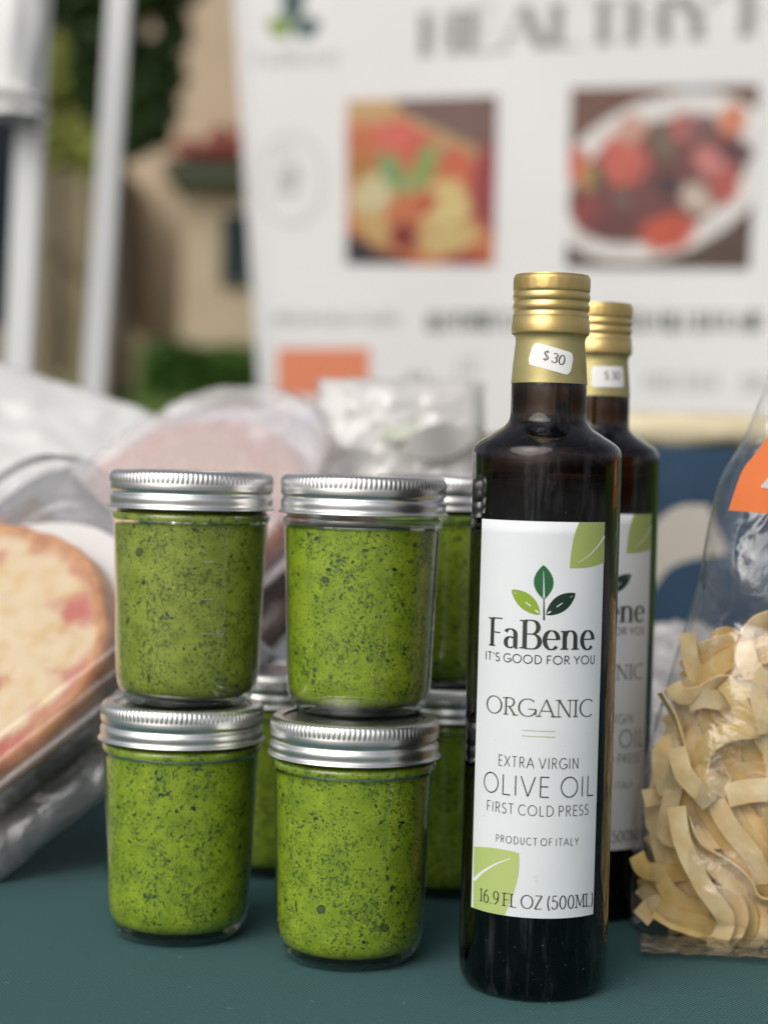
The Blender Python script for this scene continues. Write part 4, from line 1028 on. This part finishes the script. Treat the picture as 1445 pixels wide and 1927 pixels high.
sv_, sf_ = [], []; box(sv_, sf_, -.095, -.08, -.012, .095, .09, .012)
tag(obj('bread_slab', sv_, sf_, m_cut, None, smooth=False, mw=M), 'brown flatbread inside the grey wrapped pack under the clamshell', 'bread')

NB = Vector((-.30, -.62, .72)).normalized(); CB = at(335, 960, 1.17)
NB, f1, f2, edB = frame_of(CB, NB, (497, 1100), (541, 1061))
pizza('packed_pizza', 'pinkish pizza behind the jars, seen through milky plastic', CB, NB, f1, f2, .088, 4, pink=.45)
clamshell('hazy plastic clamshell behind the jars, around the pinkish pizza', CB, NB, f1, f2, edB + .004, .100, .090, .0, .075)
liner('white parchment liner under the pinkish pizza behind the jars', CB, NB, f1, f2, edB, .088, .078, 0)
M = Matrix((f1, f2, NB)).transposed().to_4x4(); M.translation = CB + f2 * (edB + .092) + NB * .022
pillow('plastic_wrap_sheet', 'milky plastic bag draped over the pack of the pinkish pizza', M, .106, .088, .004, m_milky, 'plastic bag', 8, .003, rnd=.95)
M = Matrix((f1, f2, NB)).transposed().to_4x4(); M.translation = CB + f2 * (edB + .092) - NB * .045
pillow('wrapped_pack', 'brownish wrapped pack lying under the hazy clamshell', M, .098, .09, .016, film('brown_film', (.6, .5, .45), milky=.6, mcol=lin((120, 100, 92)), rough=.25, boost=1.5, wr=.6, wscale=25, wdist=.006), 'food pack', 12)
# white crumpled bag at the far left and the white carton behind the packs
M = Matrix.Translation(at(50, 968, 1.30)) @ Matrix.Rotation(R(54), 4, 'X') @ Matrix.Rotation(R(-20), 4, 'Z')
m_wbag = film('white_bag_film', (.95, .95, .95), milky=.9, mcol=(.86, .86, .85), rough=.25, boost=1.5, wr=.3, wscale=7, wdist=.01, crease=.1)
pillow('white_plastic_bag', 'whitish crumpled plastic bag on the packs at the far left', M, .17, .115, .02, m_wbag, 'plastic bag', 5, .0045)
m_carton = mat('white_carton', (.8, .81, .83), .6)
def boxobj(name, label, cat, cpos, size, rz, m, rx=0):
    v, f = [], []; sx, sy, sz = size
    rr = rring(sx, sy, .006, 3); n = len(rr)
    for (o, z) in ((-.003, -sz), (0, -sz + .003), (0, sz - .003), (-.003, sz)):
        v += [(x * (1 + o / sx), y * (1 + o / sy), z) for x, y in rr]
    for j in range(3):
        for i in range(n): i2 = (i + 1) % n; f.append((j * n + i, j * n + i2, (j + 1) * n + i2, (j + 1) * n + i))
    f.append(tuple(reversed(range(n)))); f.append(tuple(3 * n + i for i in range(n)))
    o = obj(name, v, f, m, None, smooth=False, mw=Matrix.Translation(cpos) @ Matrix.Rotation(rz, 4, 'Z') @ Matrix.Rotation(rx, 4, 'X'))
    return tag(o, label, cat)
top = at(465, 765, 1.5)
cb = boxobj('white_carton', 'white carton standing behind the pinkish pizza', 'box', (top.x, 1.5 + .04, top.z / 2 + .0), (.068, .05, top.z / 2), R(4), m_carton)
v, f = [], []; hz_ = top.z / 2; box(v, f, -.05, -.0515, hz_ - .02, .066, -.0503, hz_ - .006); obj('printed_stripe', v, f, mat('lavender_print', lin((196, 200, 222)), .6), cb, smooth=False)

# ================================================================== FROSTED BAG BEHIND THE MIDDLE JARS
m_frost = film('frosted_bag_film', (.95, .94, .93), milky=.8, mcol=(.86, .84, .82), rough=.22, boost=1.8, wr=.1, wscale=10, wdist=.006, crease=.05)
fc = at(752, 812, 1.2)
M = Matrix.Translation((fc.x, 1.2, fc.z - .02)) @ Matrix.Rotation(R(83), 4, 'X')
fb = pillow('frosted_bag', 'crumpled frosted bag with faint green print behind the oil bottle', M, .056, .055, .024, m_frost, 'plastic bag', 21, .0028)
def pp(name, parts, m, parent, M, z):
    v, f = strips_mesh(parts, lambda x, y, h: Vector((x, y, z + .006 * nz(x * 40, y * 40))), None, None, 0); return obj(name, v, f, m, parent)
pp('green_print', [leaf_strip((-.014, .012), (.012, .020), .005, .006)], mat('pale_green_print', lin((200, 206, 188)), .7), fb, M, .030)
pp('grey_print', [leaf_strip((.0, .004), (.05, .016), .012, .012)], mat('pale_grey_print', lin((165, 164, 160)), .7), fb, M, .0305)
M2 = Matrix.Translation((fc.x, 1.21, fc.z - .03)) @ Matrix.Rotation(R(83), 4, 'X')
pillow('bread_roll', 'cream bread piece inside the crumpled frosted bag', Matrix.Translation(at(870, 868, 1.215)) @ Matrix.Rotation(R(80), 4, 'X'), .026, .02, .014, mottled('bread_crust', lin((205, 185, 150)), lin((225, 210, 180)), 30, .8), 'bread', 31, .003, flatten=1, nx=24, ny=20)
zt = at(752, 870, 1.22).z
boxobj('kraft_carton', 'pale carton carrying the crumpled frosted bag', 'box', (fc.x + .005, 1.26, (fc.z - .07) / 2), (.07, .055, (fc.z - .07) / 2), R(-6), mat('kraft_board', lin((190, 178, 165)), .7))

# ================================================================== NAVY BOX, CREAM PACK, GREY PACK behind the right side
m_navy = mottled('navy_print', lin((34, 60, 84)), lin((42, 70, 96)), 20, .5)
nb = at(1290, 975, 1.35); top = at(1290, 842, 1.35); low = at(1290, 1130, 1.35)
nx_ = boxobj('navy_gift_box', 'navy blue box with a pale curved shape printed on it, right of the rear bottle', 'box', (nb.x + .03, 1.39, (top.z) / 2), (.10, .04, top.z / 2), R(-3), m_navy)
v, f = strips_mesh([between([(-.075, -.012), (-.055, .02), (-.035, .038), (-.012, .040)], [(-.065, -.05), (-.052, -.028), (-.035, -.006), (.005, .004)], 14)], lambda x, y, h: Vector((x, -.0406, y + .028)))
obj('pale_print', v, f, mat('pale_beige_print', lin((186, 178, 168)), .6), nx_)
cp_ = at(1280, 818, 1.38)
pillow('cream_pack', 'long cream wrapped pack resting on the navy blue box', Matrix.Translation((cp_.x + .03, 1.39, top.z + .012)), .11, .035, .014, mottled('cream_wrap', lin((226, 214, 182)), lin((212, 198, 165)), 18, .5), 'food pack', 41, .003, nx=36, ny=18)
gp = at(1262, 1200, 1.1)
m_gwrap = film('grey_white_wrap', (.9, .9, .9), milky=.7, mcol=(.6, .58, .58), rough=.2, boost=2, wr=.7, wscale=26, wdist=.01, crease=.25)
pillow('grey_wrapped_pack', 'grey white crinkled pack low behind the rear bottle', Matrix.Translation((gp.x + .03, 1.13, .052)) @ Matrix.Rotation(R(40), 4, 'X'), .085, .06, .03, m_gwrap, 'food pack', 51, .01)

# ================================================================== PASTA BAG
m_pasta = mottled('egg_pasta', lin((236, 204, 146)), lin((246, 224, 176)), 130, .6, bump=.35, bscale=900, dist=.0004, spec=.3)
m_pasta2 = mottled('egg_pasta_yellow', lin((226, 190, 112)), lin((236, 206, 140)), 110, .5, bump=.3, bscale=900, dist=.0004, spec=.35)
def ribbon(pts, width, thick, m, parent, tw=(0, 0), seed=0, origin=Vector((0, 0, 0))):
    """pts: world points; broad side faces the camera unless twisted (degrees at start/end)"""
    P = [Vector(p) for p in resample([tuple(p) for p in pts], 26)]; n = len(P); v, f = [], []
    vd = (P[n // 2] - CM.translation).normalized()
    for i, p in enumerate(P):
        t = (P[min(i + 1, n - 1)] - P[max(i - 1, 0)]).normalized()
        w = t.cross(vd); w = w.normalized() if w.length > 1e-4 else Vector((1, 0, 0))
        q = i / (n - 1); a = R(tw[0] + (tw[1] - tw[0]) * q + 14 * nz(q * 3, seed))
        nn = t.cross(w).normalized(); wv = w * math.cos(a) + nn * math.sin(a); nv = t.cross(wv).normalized()
        hw = width / 2 * (1 + .05 * nz(q * 6, seed + 3)); ht = thick / 2
        # slightly curled section: five points across
        for s in (-1, -.5, 0, .5, 1): v.append(p + wv * hw * s + nv * (ht + .12 * hw * (s * s) * math.sin(seed)) - origin)
        for s in (1, .5, 0, -.5, -1): v.append(p + wv * hw * s + nv * (-ht + .12 * hw * (s * s) * math.sin(seed)) - origin)
    k = 10
    for i in range(n - 1):
        for j in range(k): j2 = (j + 1) % k; f.append((i * k + j, i * k + j2, (i + 1) * k + j2, (i + 1) * k + j))
    f.append(tuple(reversed(range(k)))); f.append(tuple((n - 1) * k + j for j in range(k)))
    o = obj('ribbon', v, f, m, parent); o.data.set_sharp_from_angle(angle=R(50)); return o
def cr(x, y): return (1170 + x / 2.753, 1140 + y / 2.753)
BD = .795
def pr(pts, dd=0.0, bow=0.0):
    n = len(pts); out = []
    for i, p in enumerate(pts):
        d = p[2] if len(p) > 2 else 0; q = i / max(1, n - 1)
        px, py = cr(p[0], p[1]); out.append(at(px, py, BD + dd + d - bow * math.sin(math.pi * q)))
    return out
W = .0078
nests = [
 ('lower pasta nest of broad flat ribbons resting on the bag bottom', (1390, 1640), [
  (pr([(282, 1040), (315, 1230), (420, 1450), (535, 1620), (500, 1735)], -.024, .004), W, 0, (0, 8)),
  (pr([(335, 1085), (410, 1240), (540, 1330), (650, 1420), (700, 1510), (790, 1540)], -.021), W * .9, 1, (70, 62)),
  (pr([(345, 1165), (430, 1290), (540, 1400), (640, 1495)], -.014, .004), W * 1.15, 0, (-10, 10)),
  (pr([(480, 1010), (560, 1150), (680, 1300), (735, 1440)], -.018, .004), W * 1.1, 0, (0, 20)),
  (pr([(585, 1075), (690, 1150), (775, 1310), (830, 1420)], -.012, .004), W * 1.2, 1, (-10, 5)),
  (pr([(75, 1290), (110, 1365), (220, 1385), (345, 1375)], -.006, .006), W, 1, (25, 0)),
  (pr([(195, 1385), (235, 1470), (330, 1550), (450, 1600)], -.010, .004), W, 1, (30, -10)),
  (pr([(95, 1620), (175, 1545), (250, 1560)], -.010), W * 1.1, 0, (0, 10)),
  (pr([(180, 1560), (280, 1620), (400, 1660), (495, 1700)], -.014, .003), W * 1.25, 1, (10, -5)),
  (pr([(490, 1490), (590, 1530), (615, 1640), (540, 1740), (440, 1760)], -.018, .003), W, 0, (40, 20)),
  (pr([(320, 1040), (400, 1110), (440, 1200), (480, 1260), (590, 1270)], -.010), W * 1.1, 0, (0, 45)),
  (pr([(560, 1560), (640, 1640), (730, 1600), (840, 1480)], -.012), W, 0, (20, 50)),
  (pr([(600, 1780), (700, 1700), (790, 1640), (880, 1660)], -.016), W * 1.2, 0, (0, 10)),
  (pr([(150, 1180), (190, 1240), (240, 1330), (300, 1380)], .006), W, 1, (10, 30)),
  (pr([(120, 1410), (160, 1500), (240, 1500)], .006), W, 1, (20, 0)),
  (pr([(640, 1230), (700, 1340), (740, 1500), (700, 1650)], -.004), W, 1, (30, 0)),
  (pr([(330, 1500), (380, 1440), (460, 1420), (540, 1480)], -.004), W * .9, 1, (10, 20)),
  (pr([(560, 1700), (640, 1740), (760, 1730), (860, 1760)], -.010), W, 0, (30, 0)),
 ]),
 ('middle pasta nest with square cut ribbon ends', (1410, 1440), [
  (pr([(282, 735), (320, 870), (400, 960), (455, 1025)], -.024, .003), W * 1.05, 0, (15, 0)),
  (pr([(350, 850), (440, 905), (545, 945)], -.018, .004), W * 1.15, 0, (10, 0)),
  (pr([(203, 450), (290, 610), (345, 830)], -.020), W * .85, 0, (72, 78)),
  (pr([(290, 700), (215, 740), (205, 850), (235, 975)], -.012, .002), W * 1.05, 0, (25, 5)),
  (pr([(110, 1000), (180, 985), (262, 970), (230, 1080), (255, 1180)], -.008), W, 0, (0, 30)),
  (pr([(400, 850), (425, 745), (520, 665), (660, 640), (720, 640)], -.020, .004), W * 1.05, 1, (-10, 10)),
  (pr([(540, 985), (650, 960), (800, 950)], -.020, .0), W * 1.3, 0, (0, 0)),
  (pr([(640, 700), (700, 850), (690, 900)], -.010), W * 1.4, 1, (0, 0)),
  (pr([(380, 600), (400, 700), (380, 800), (430, 900)], .0), W, 1, (40, 0)),
  (pr([(170, 1010), (165, 1120), (215, 1200)], -.002), W, 0, (10, 0)),
  (pr([(470, 790), (500, 850), (540, 900)], -.012), W, 0, (40, 60)),
  (pr([(720, 660), (780, 760), (800, 900)], -.016), W * 1.2, 0, (0, 20)),
  (pr([(350, 540), (330, 640), (380, 760)], .004), W, 1, (10, 0)),
  (pr([(240, 900), (330, 960), (420, 1050), (560, 1090)], .002), W * 1.1, 1, (0, 10)),
 ]),
 ('upper pasta nest with curled arches at the top of the heap', (1420, 1270), [
  (pr([(262, 405), (300, 465), (400, 460), (500, 400), (560, 395)], -.014, .003), W, 0, (20, 50)),
  (pr([(530, 395), (590, 470), (640, 600), (640, 650)], -.020, .003), W * 1.05, 1, (10, 0)),
  (pr([(600, 415), (690, 440), (730, 560), (750, 660)], -.022, .003), W, 0, (30, 5)),
  (pr([(340, 500), (430, 480), (540, 510), (580, 620)], -.014, .004), W * 1.05, 0, (10, 5)),
  (pr([(395, 395), (470, 330), (580, 260), (620, 300)], -.012, .003), W * 1.1, 1, (0, 10)),
  (pr([(625, 190), (650, 300), (720, 390), (800, 450)], -.020, .003), W * 1.2, 0, (10, 0)),
  (pr([(640, 150), (700, 90), (800, 50)], -.016), W * .9, 0, (45, 30)),
  (pr([(340, 140), (350, 260), (400, 390)], -.012, .0), W * 1.0, 0, (30, 10)),
  (pr([(470, 180), (540, 150), (620, 190), (660, 250)], -.008), W, 1, (20, 40)),
  (pr([(700, 170), (760, 260), (800, 300)], -.010), W, 0, (20, 0)),
  (pr([(560, 300), (610, 360), (700, 420), (760, 430)], -.012), W, 1, (10, 30)),
  (pr([(270, 520), (330, 500), (360, 560), (420, 620)], -.004), W, 0, (30, 0)),
  (pr([(440, 420), (520, 470), (560, 560), (540, 640)], -.008), W, 0, (30, 50)),
  (pr([(230, 560), (270, 610), (250, 700)], .006), W, 1, (0, 10)),
 ])]
def bundle(base, n, off, dd, tw, w=1.0, m=0, bow=.003):
    out = []
    for k in range(n):
        j = [(x + off[0] * k + 9 * nz(x * .01, k * 2.1 + dd * 90), y + off[1] * k + 9 * nz(y * .01, k * 1.7, 4 + dd * 50)) for x, y in base]
        out.append((pr(j, dd + .0012 * k, bow), W * w * (1 + .1 * nz(k * 1.9, dd * 99)), m if k % 3 else 1 - m, (tw[0] + 12 * nz(k, 1.5), tw[1] + 12 * nz(k, 7.5))))
    return out
nests[0][2].extend(bundle([(420, 1030), (510, 1180), (630, 1330), (740, 1450), (850, 1500)], 4, (38, -42), -.014, (8, 25), 1.0) +
    bundle([(95, 1450), (190, 1540), (320, 1620), (470, 1690)], 3, (22, -48), -.002, (20, -5), 1.0, 1) +
    bundle([(560, 1470), (650, 1560), (660, 1660), (570, 1745), (450, 1775)], 3, (42, -14), -.012, (30, 15), .95) +
    bundle([(250, 1130), (290, 1280), (370, 1430), (450, 1560), (460, 1680)], 3, (-34, 22), -.004, (0, 20), 1.0) +
    bundle([(620, 1180), (720, 1300), (800, 1450), (830, 1600), (780, 1730)], 3, (36, -12), -.006, (10, 50), 1.0, 1))
nests[1][2].extend(bundle([(190, 730), (250, 870), (330, 990), (450, 1070), (600, 1100)], 3, (42, -34), -.006, (12, 10), 1.0) +
    bundle([(390, 870), (430, 740), (540, 665), (690, 640), (820, 670)], 3, (16, 52), -.010, (0, 15), 1.0, 1) +
    bundle([(520, 900), (600, 860), (700, 850), (830, 880)], 3, (6, 58), -.010, (5, 40), 1.1) +
    bundle([(300, 600), (290, 700), (330, 820), (410, 900)], 3, (38, -8), -.002, (60, 30), .9))
nests[2][2].extend(bundle([(265, 440), (360, 480), (480, 440), (590, 490), (640, 630)], 4, (44, -38), -.010, (30, 10), 1.0) +
    bundle([(320, 330), (390, 250), (510, 200), (640, 170), (800, 110)], 3, (14, 52), -.006, (15, 40), 1.0, 1) +
    bundle([(640, 330), (700, 420), (760, 540), (770, 680)], 3, (40, -20), -.010, (10, 20), 1.05))
rg = random.Random(77)
for ni, (lab_, cpx, rbs) in enumerate(nests):
    cen = at(cpx[0], cpx[1], BD)
    nest = empty('pasta_nest', (cen.x, cen.y + .02, max(.004, cen.z - .03)), lab_, 'pasta', 'nests of pasta in the clear bag')
    og = nest.location.copy()
    for k, (pts, w, mi, tw) in enumerate(rbs):
        ribbon([p - Vector((0, 0, 0)) for p in pts], w, .00095, m_pasta2 if mi else m_pasta, nest, tw, k + ni * 31, og)
    for k in range(74):                  # long loose loops through the heap in the heap
        a0 = rg.uniform(0, 6.28); rr = rg.uniform(.014, .036); pts = []
        layer = k / 64.0
        cx0 = cen.x + rg.uniform(-.016, .06) + (.012 if ni == 2 else 0); cz = cen.z + rg.uniform(-.022, .022) - (.006 if ni == 2 else 0)
        cy = cen.y - .014 + .045 * layer ** 1.4 + (.006 if ni == 0 else 0)
        el = rg.uniform(.7, 1.5); sk = rg.uniform(-.7, .7); span = rg.uniform(2.2, 4.6); ylean = rg.uniform(-.3, .3)
        for s in range(9):
            a = a0 + s * span / 8; r2 = rr * (1 + .12 * math.sin(s * 1.3 + k))
            x = cx0 + r2 * math.cos(a) + sk * r2 * math.sin(a); z = cz + el * r2 * math.sin(a)
            lim = at(1204, 1500, BD).x + .0055 + max(0, z - .04) * .33 + max(0, .02 - z) * .3
            x = max(x, lim + .002 * math.sin(s + k)); z = max(.004 + .002 * rg.random(), z)
            top_ = at(1420, 1172, BD).z - .0 - max(0, cen.x + .02 - x) * .55
            z = min(z, top_ - .001 * rg.random() * 3)
            pts.append(Vector((x, cy + ylean * r2 * math.sin(a + 1), z)))
        ribbon(pts, W * rg.uniform(.8, 1.1), .0009, m_pasta2 if rg.random() < .35 else m_pasta, nest, (rg.uniform(-55, 55), rg.uniform(-55, 75)), k, og)
# clear cellophane bag
m_cello = film('cellophane', (.985, .985, .985), milky=.02, mcol=(.85, .86, .9), rough=.10, boost=1.7, wr=.6, wscale=20, wdist=.006, crease=.12)
edge = [(1192, 1762, .0), (1184, 1700, .0), (1188, 1600, .0), (1200, 1480, .0), (1222, 1380, 0), (1250, 1290, 0), (1285, 1180, 0), (1312, 1080, 0), (1330, 980, 0), (1352, 900, 0), (1392, 830, 0), (1418, 770, 0), (1436, 715, 0), (1440, 640, 0)]
ed = resample([(a, b) for a, b, _ in edge], 60)
bagc = at(1450, 1500, BD)
bag = empty('pasta_bag', (at(1450, 1500, BD).x, BD, 0), 'clear cellophane bag of pasta with an orange sticker, right of the bottles', 'bag')
bx = bag.location
def sheet(side, n=44):
    v = []
    for j, (ex, ey) in enumerate(ed):
        t = j / 60; pe = at(ex, ey, BD + .012)
        zz_ = max(pe.z, .0015); xr = bx.x * 2 - pe.x + .02
        fat = .043 * (1 - t ** 2.2) + .003; fat *= min(1, .35 + t * 8)
        for i in range(n + 1):
            s = -1 + 2 * i / n; x = pe.x + (xr - pe.x) * (s + 1) / 2
            y = BD + .008 + side * fat * max(0, 1 - abs(s) ** 3.2) ** .5
            w = .0022 * fbm(x * 22, zz_ * 14, side * 3) + .0026 * abs(nz(x * 30 + zz_ * 22, zz_ * 18, side))
            if .5 < t: w *= 2.2
            v.append((x - bx.x, y + w * side * -1 * (1 if abs(s) < .99 else 0) - bx.y, zz_ + .0016 * nz(s * 3, t * 5)))
    return v
for nm, side in (('front_film', -1), ('back_film', 1)):
    obj(nm, sheet(side), grid(44, 60), m_cello, bag)
# bottom seal lying on the cloth
v = []
for j in range(5):
    for i in range(61):
        d = ray(1204 + i * 8, 1757 + j * 8.5 + i * .42 + 2.5 * nz(i * .4, j * .6, 3)); k = (0.0028 + .002 * (4 - j) / 4 - EYE) / d.z; q = CM.translation + d * k
        v.append((q.x - bx.x, q.y - bx.y, q.z + .0012 * nz(i * .5, j * .8)))
obj('bottom_seal', v, grid(60, 4), film('crimped_film', (.55, .56, .57), milky=.03, mcol=(.6, .6, .6), rough=.25, boost=1.2, wr=.6, wscale=160, wdist=.003, crease=.5), bag)
# orange sticker with a white letter stroke
SP = Vector((0, .762, 0)); SN = Vector((0, -1, 0))
def s8(x, y): q = on_plane(1170 + x / 3.21, 740 + y / 3.21, SP, SN); return (q.x - bx.x, q.z)
left = [s8(*p) for p in ((905, 60), (890, 170), (868, 250), (800, 350), (720, 450), (670, 570), (627, 705))]
right = [s8(*p) for p in ((1500, 60), (1540, 200), (1570, 300), (1590, 400), (1620, 500), (1640, 620), (1660, 790))]
def smap2(x, y, h): return Vector((x, .7565 - bx.y + .5 * max(0, x + .02) ** 2 * 8 + .0006 * nz(x * 60, y * 60) - h - .0, y))
a_l, a_r = resample(left, 24), resample(right, 24); v = []
for j in range(25):
    for i in range(21): q = i / 20; v.append(smap2(a_l[j][0] * (1 - q) + a_r[j][0] * q, a_l[j][1] * (1 - q) + a_r[j][1] * q, 0))
m_or = mat('orange_sticker_vinyl', lin((255, 138, 78)), .45)
stk = obj('orange_sticker', v, grid(20, 24), m_or, bag)
tri = between([s8(815, 567), s8(850, 525), s8(883, 482), s8(960, 380)], [s8(815.5, 568), s8(850, 572), s8(883, 577), s8(1010, 590)], 10)
v, f = strips_mesh([tri], smap2, None, None, .0003); obj('letter_mark', v, f, mat('sticker_white', (.72, .72, .72), .5), stk)
dr = between([s8(868, 727), s8(872, 750), s8(885, 785)], [s8(980, 735), s8(975, 760), s8(960, 800)], 8)
v, f = strips_mesh([dr], smap2, None, None, .0001); obj('sticker_tail', v, f, m_or, stk)
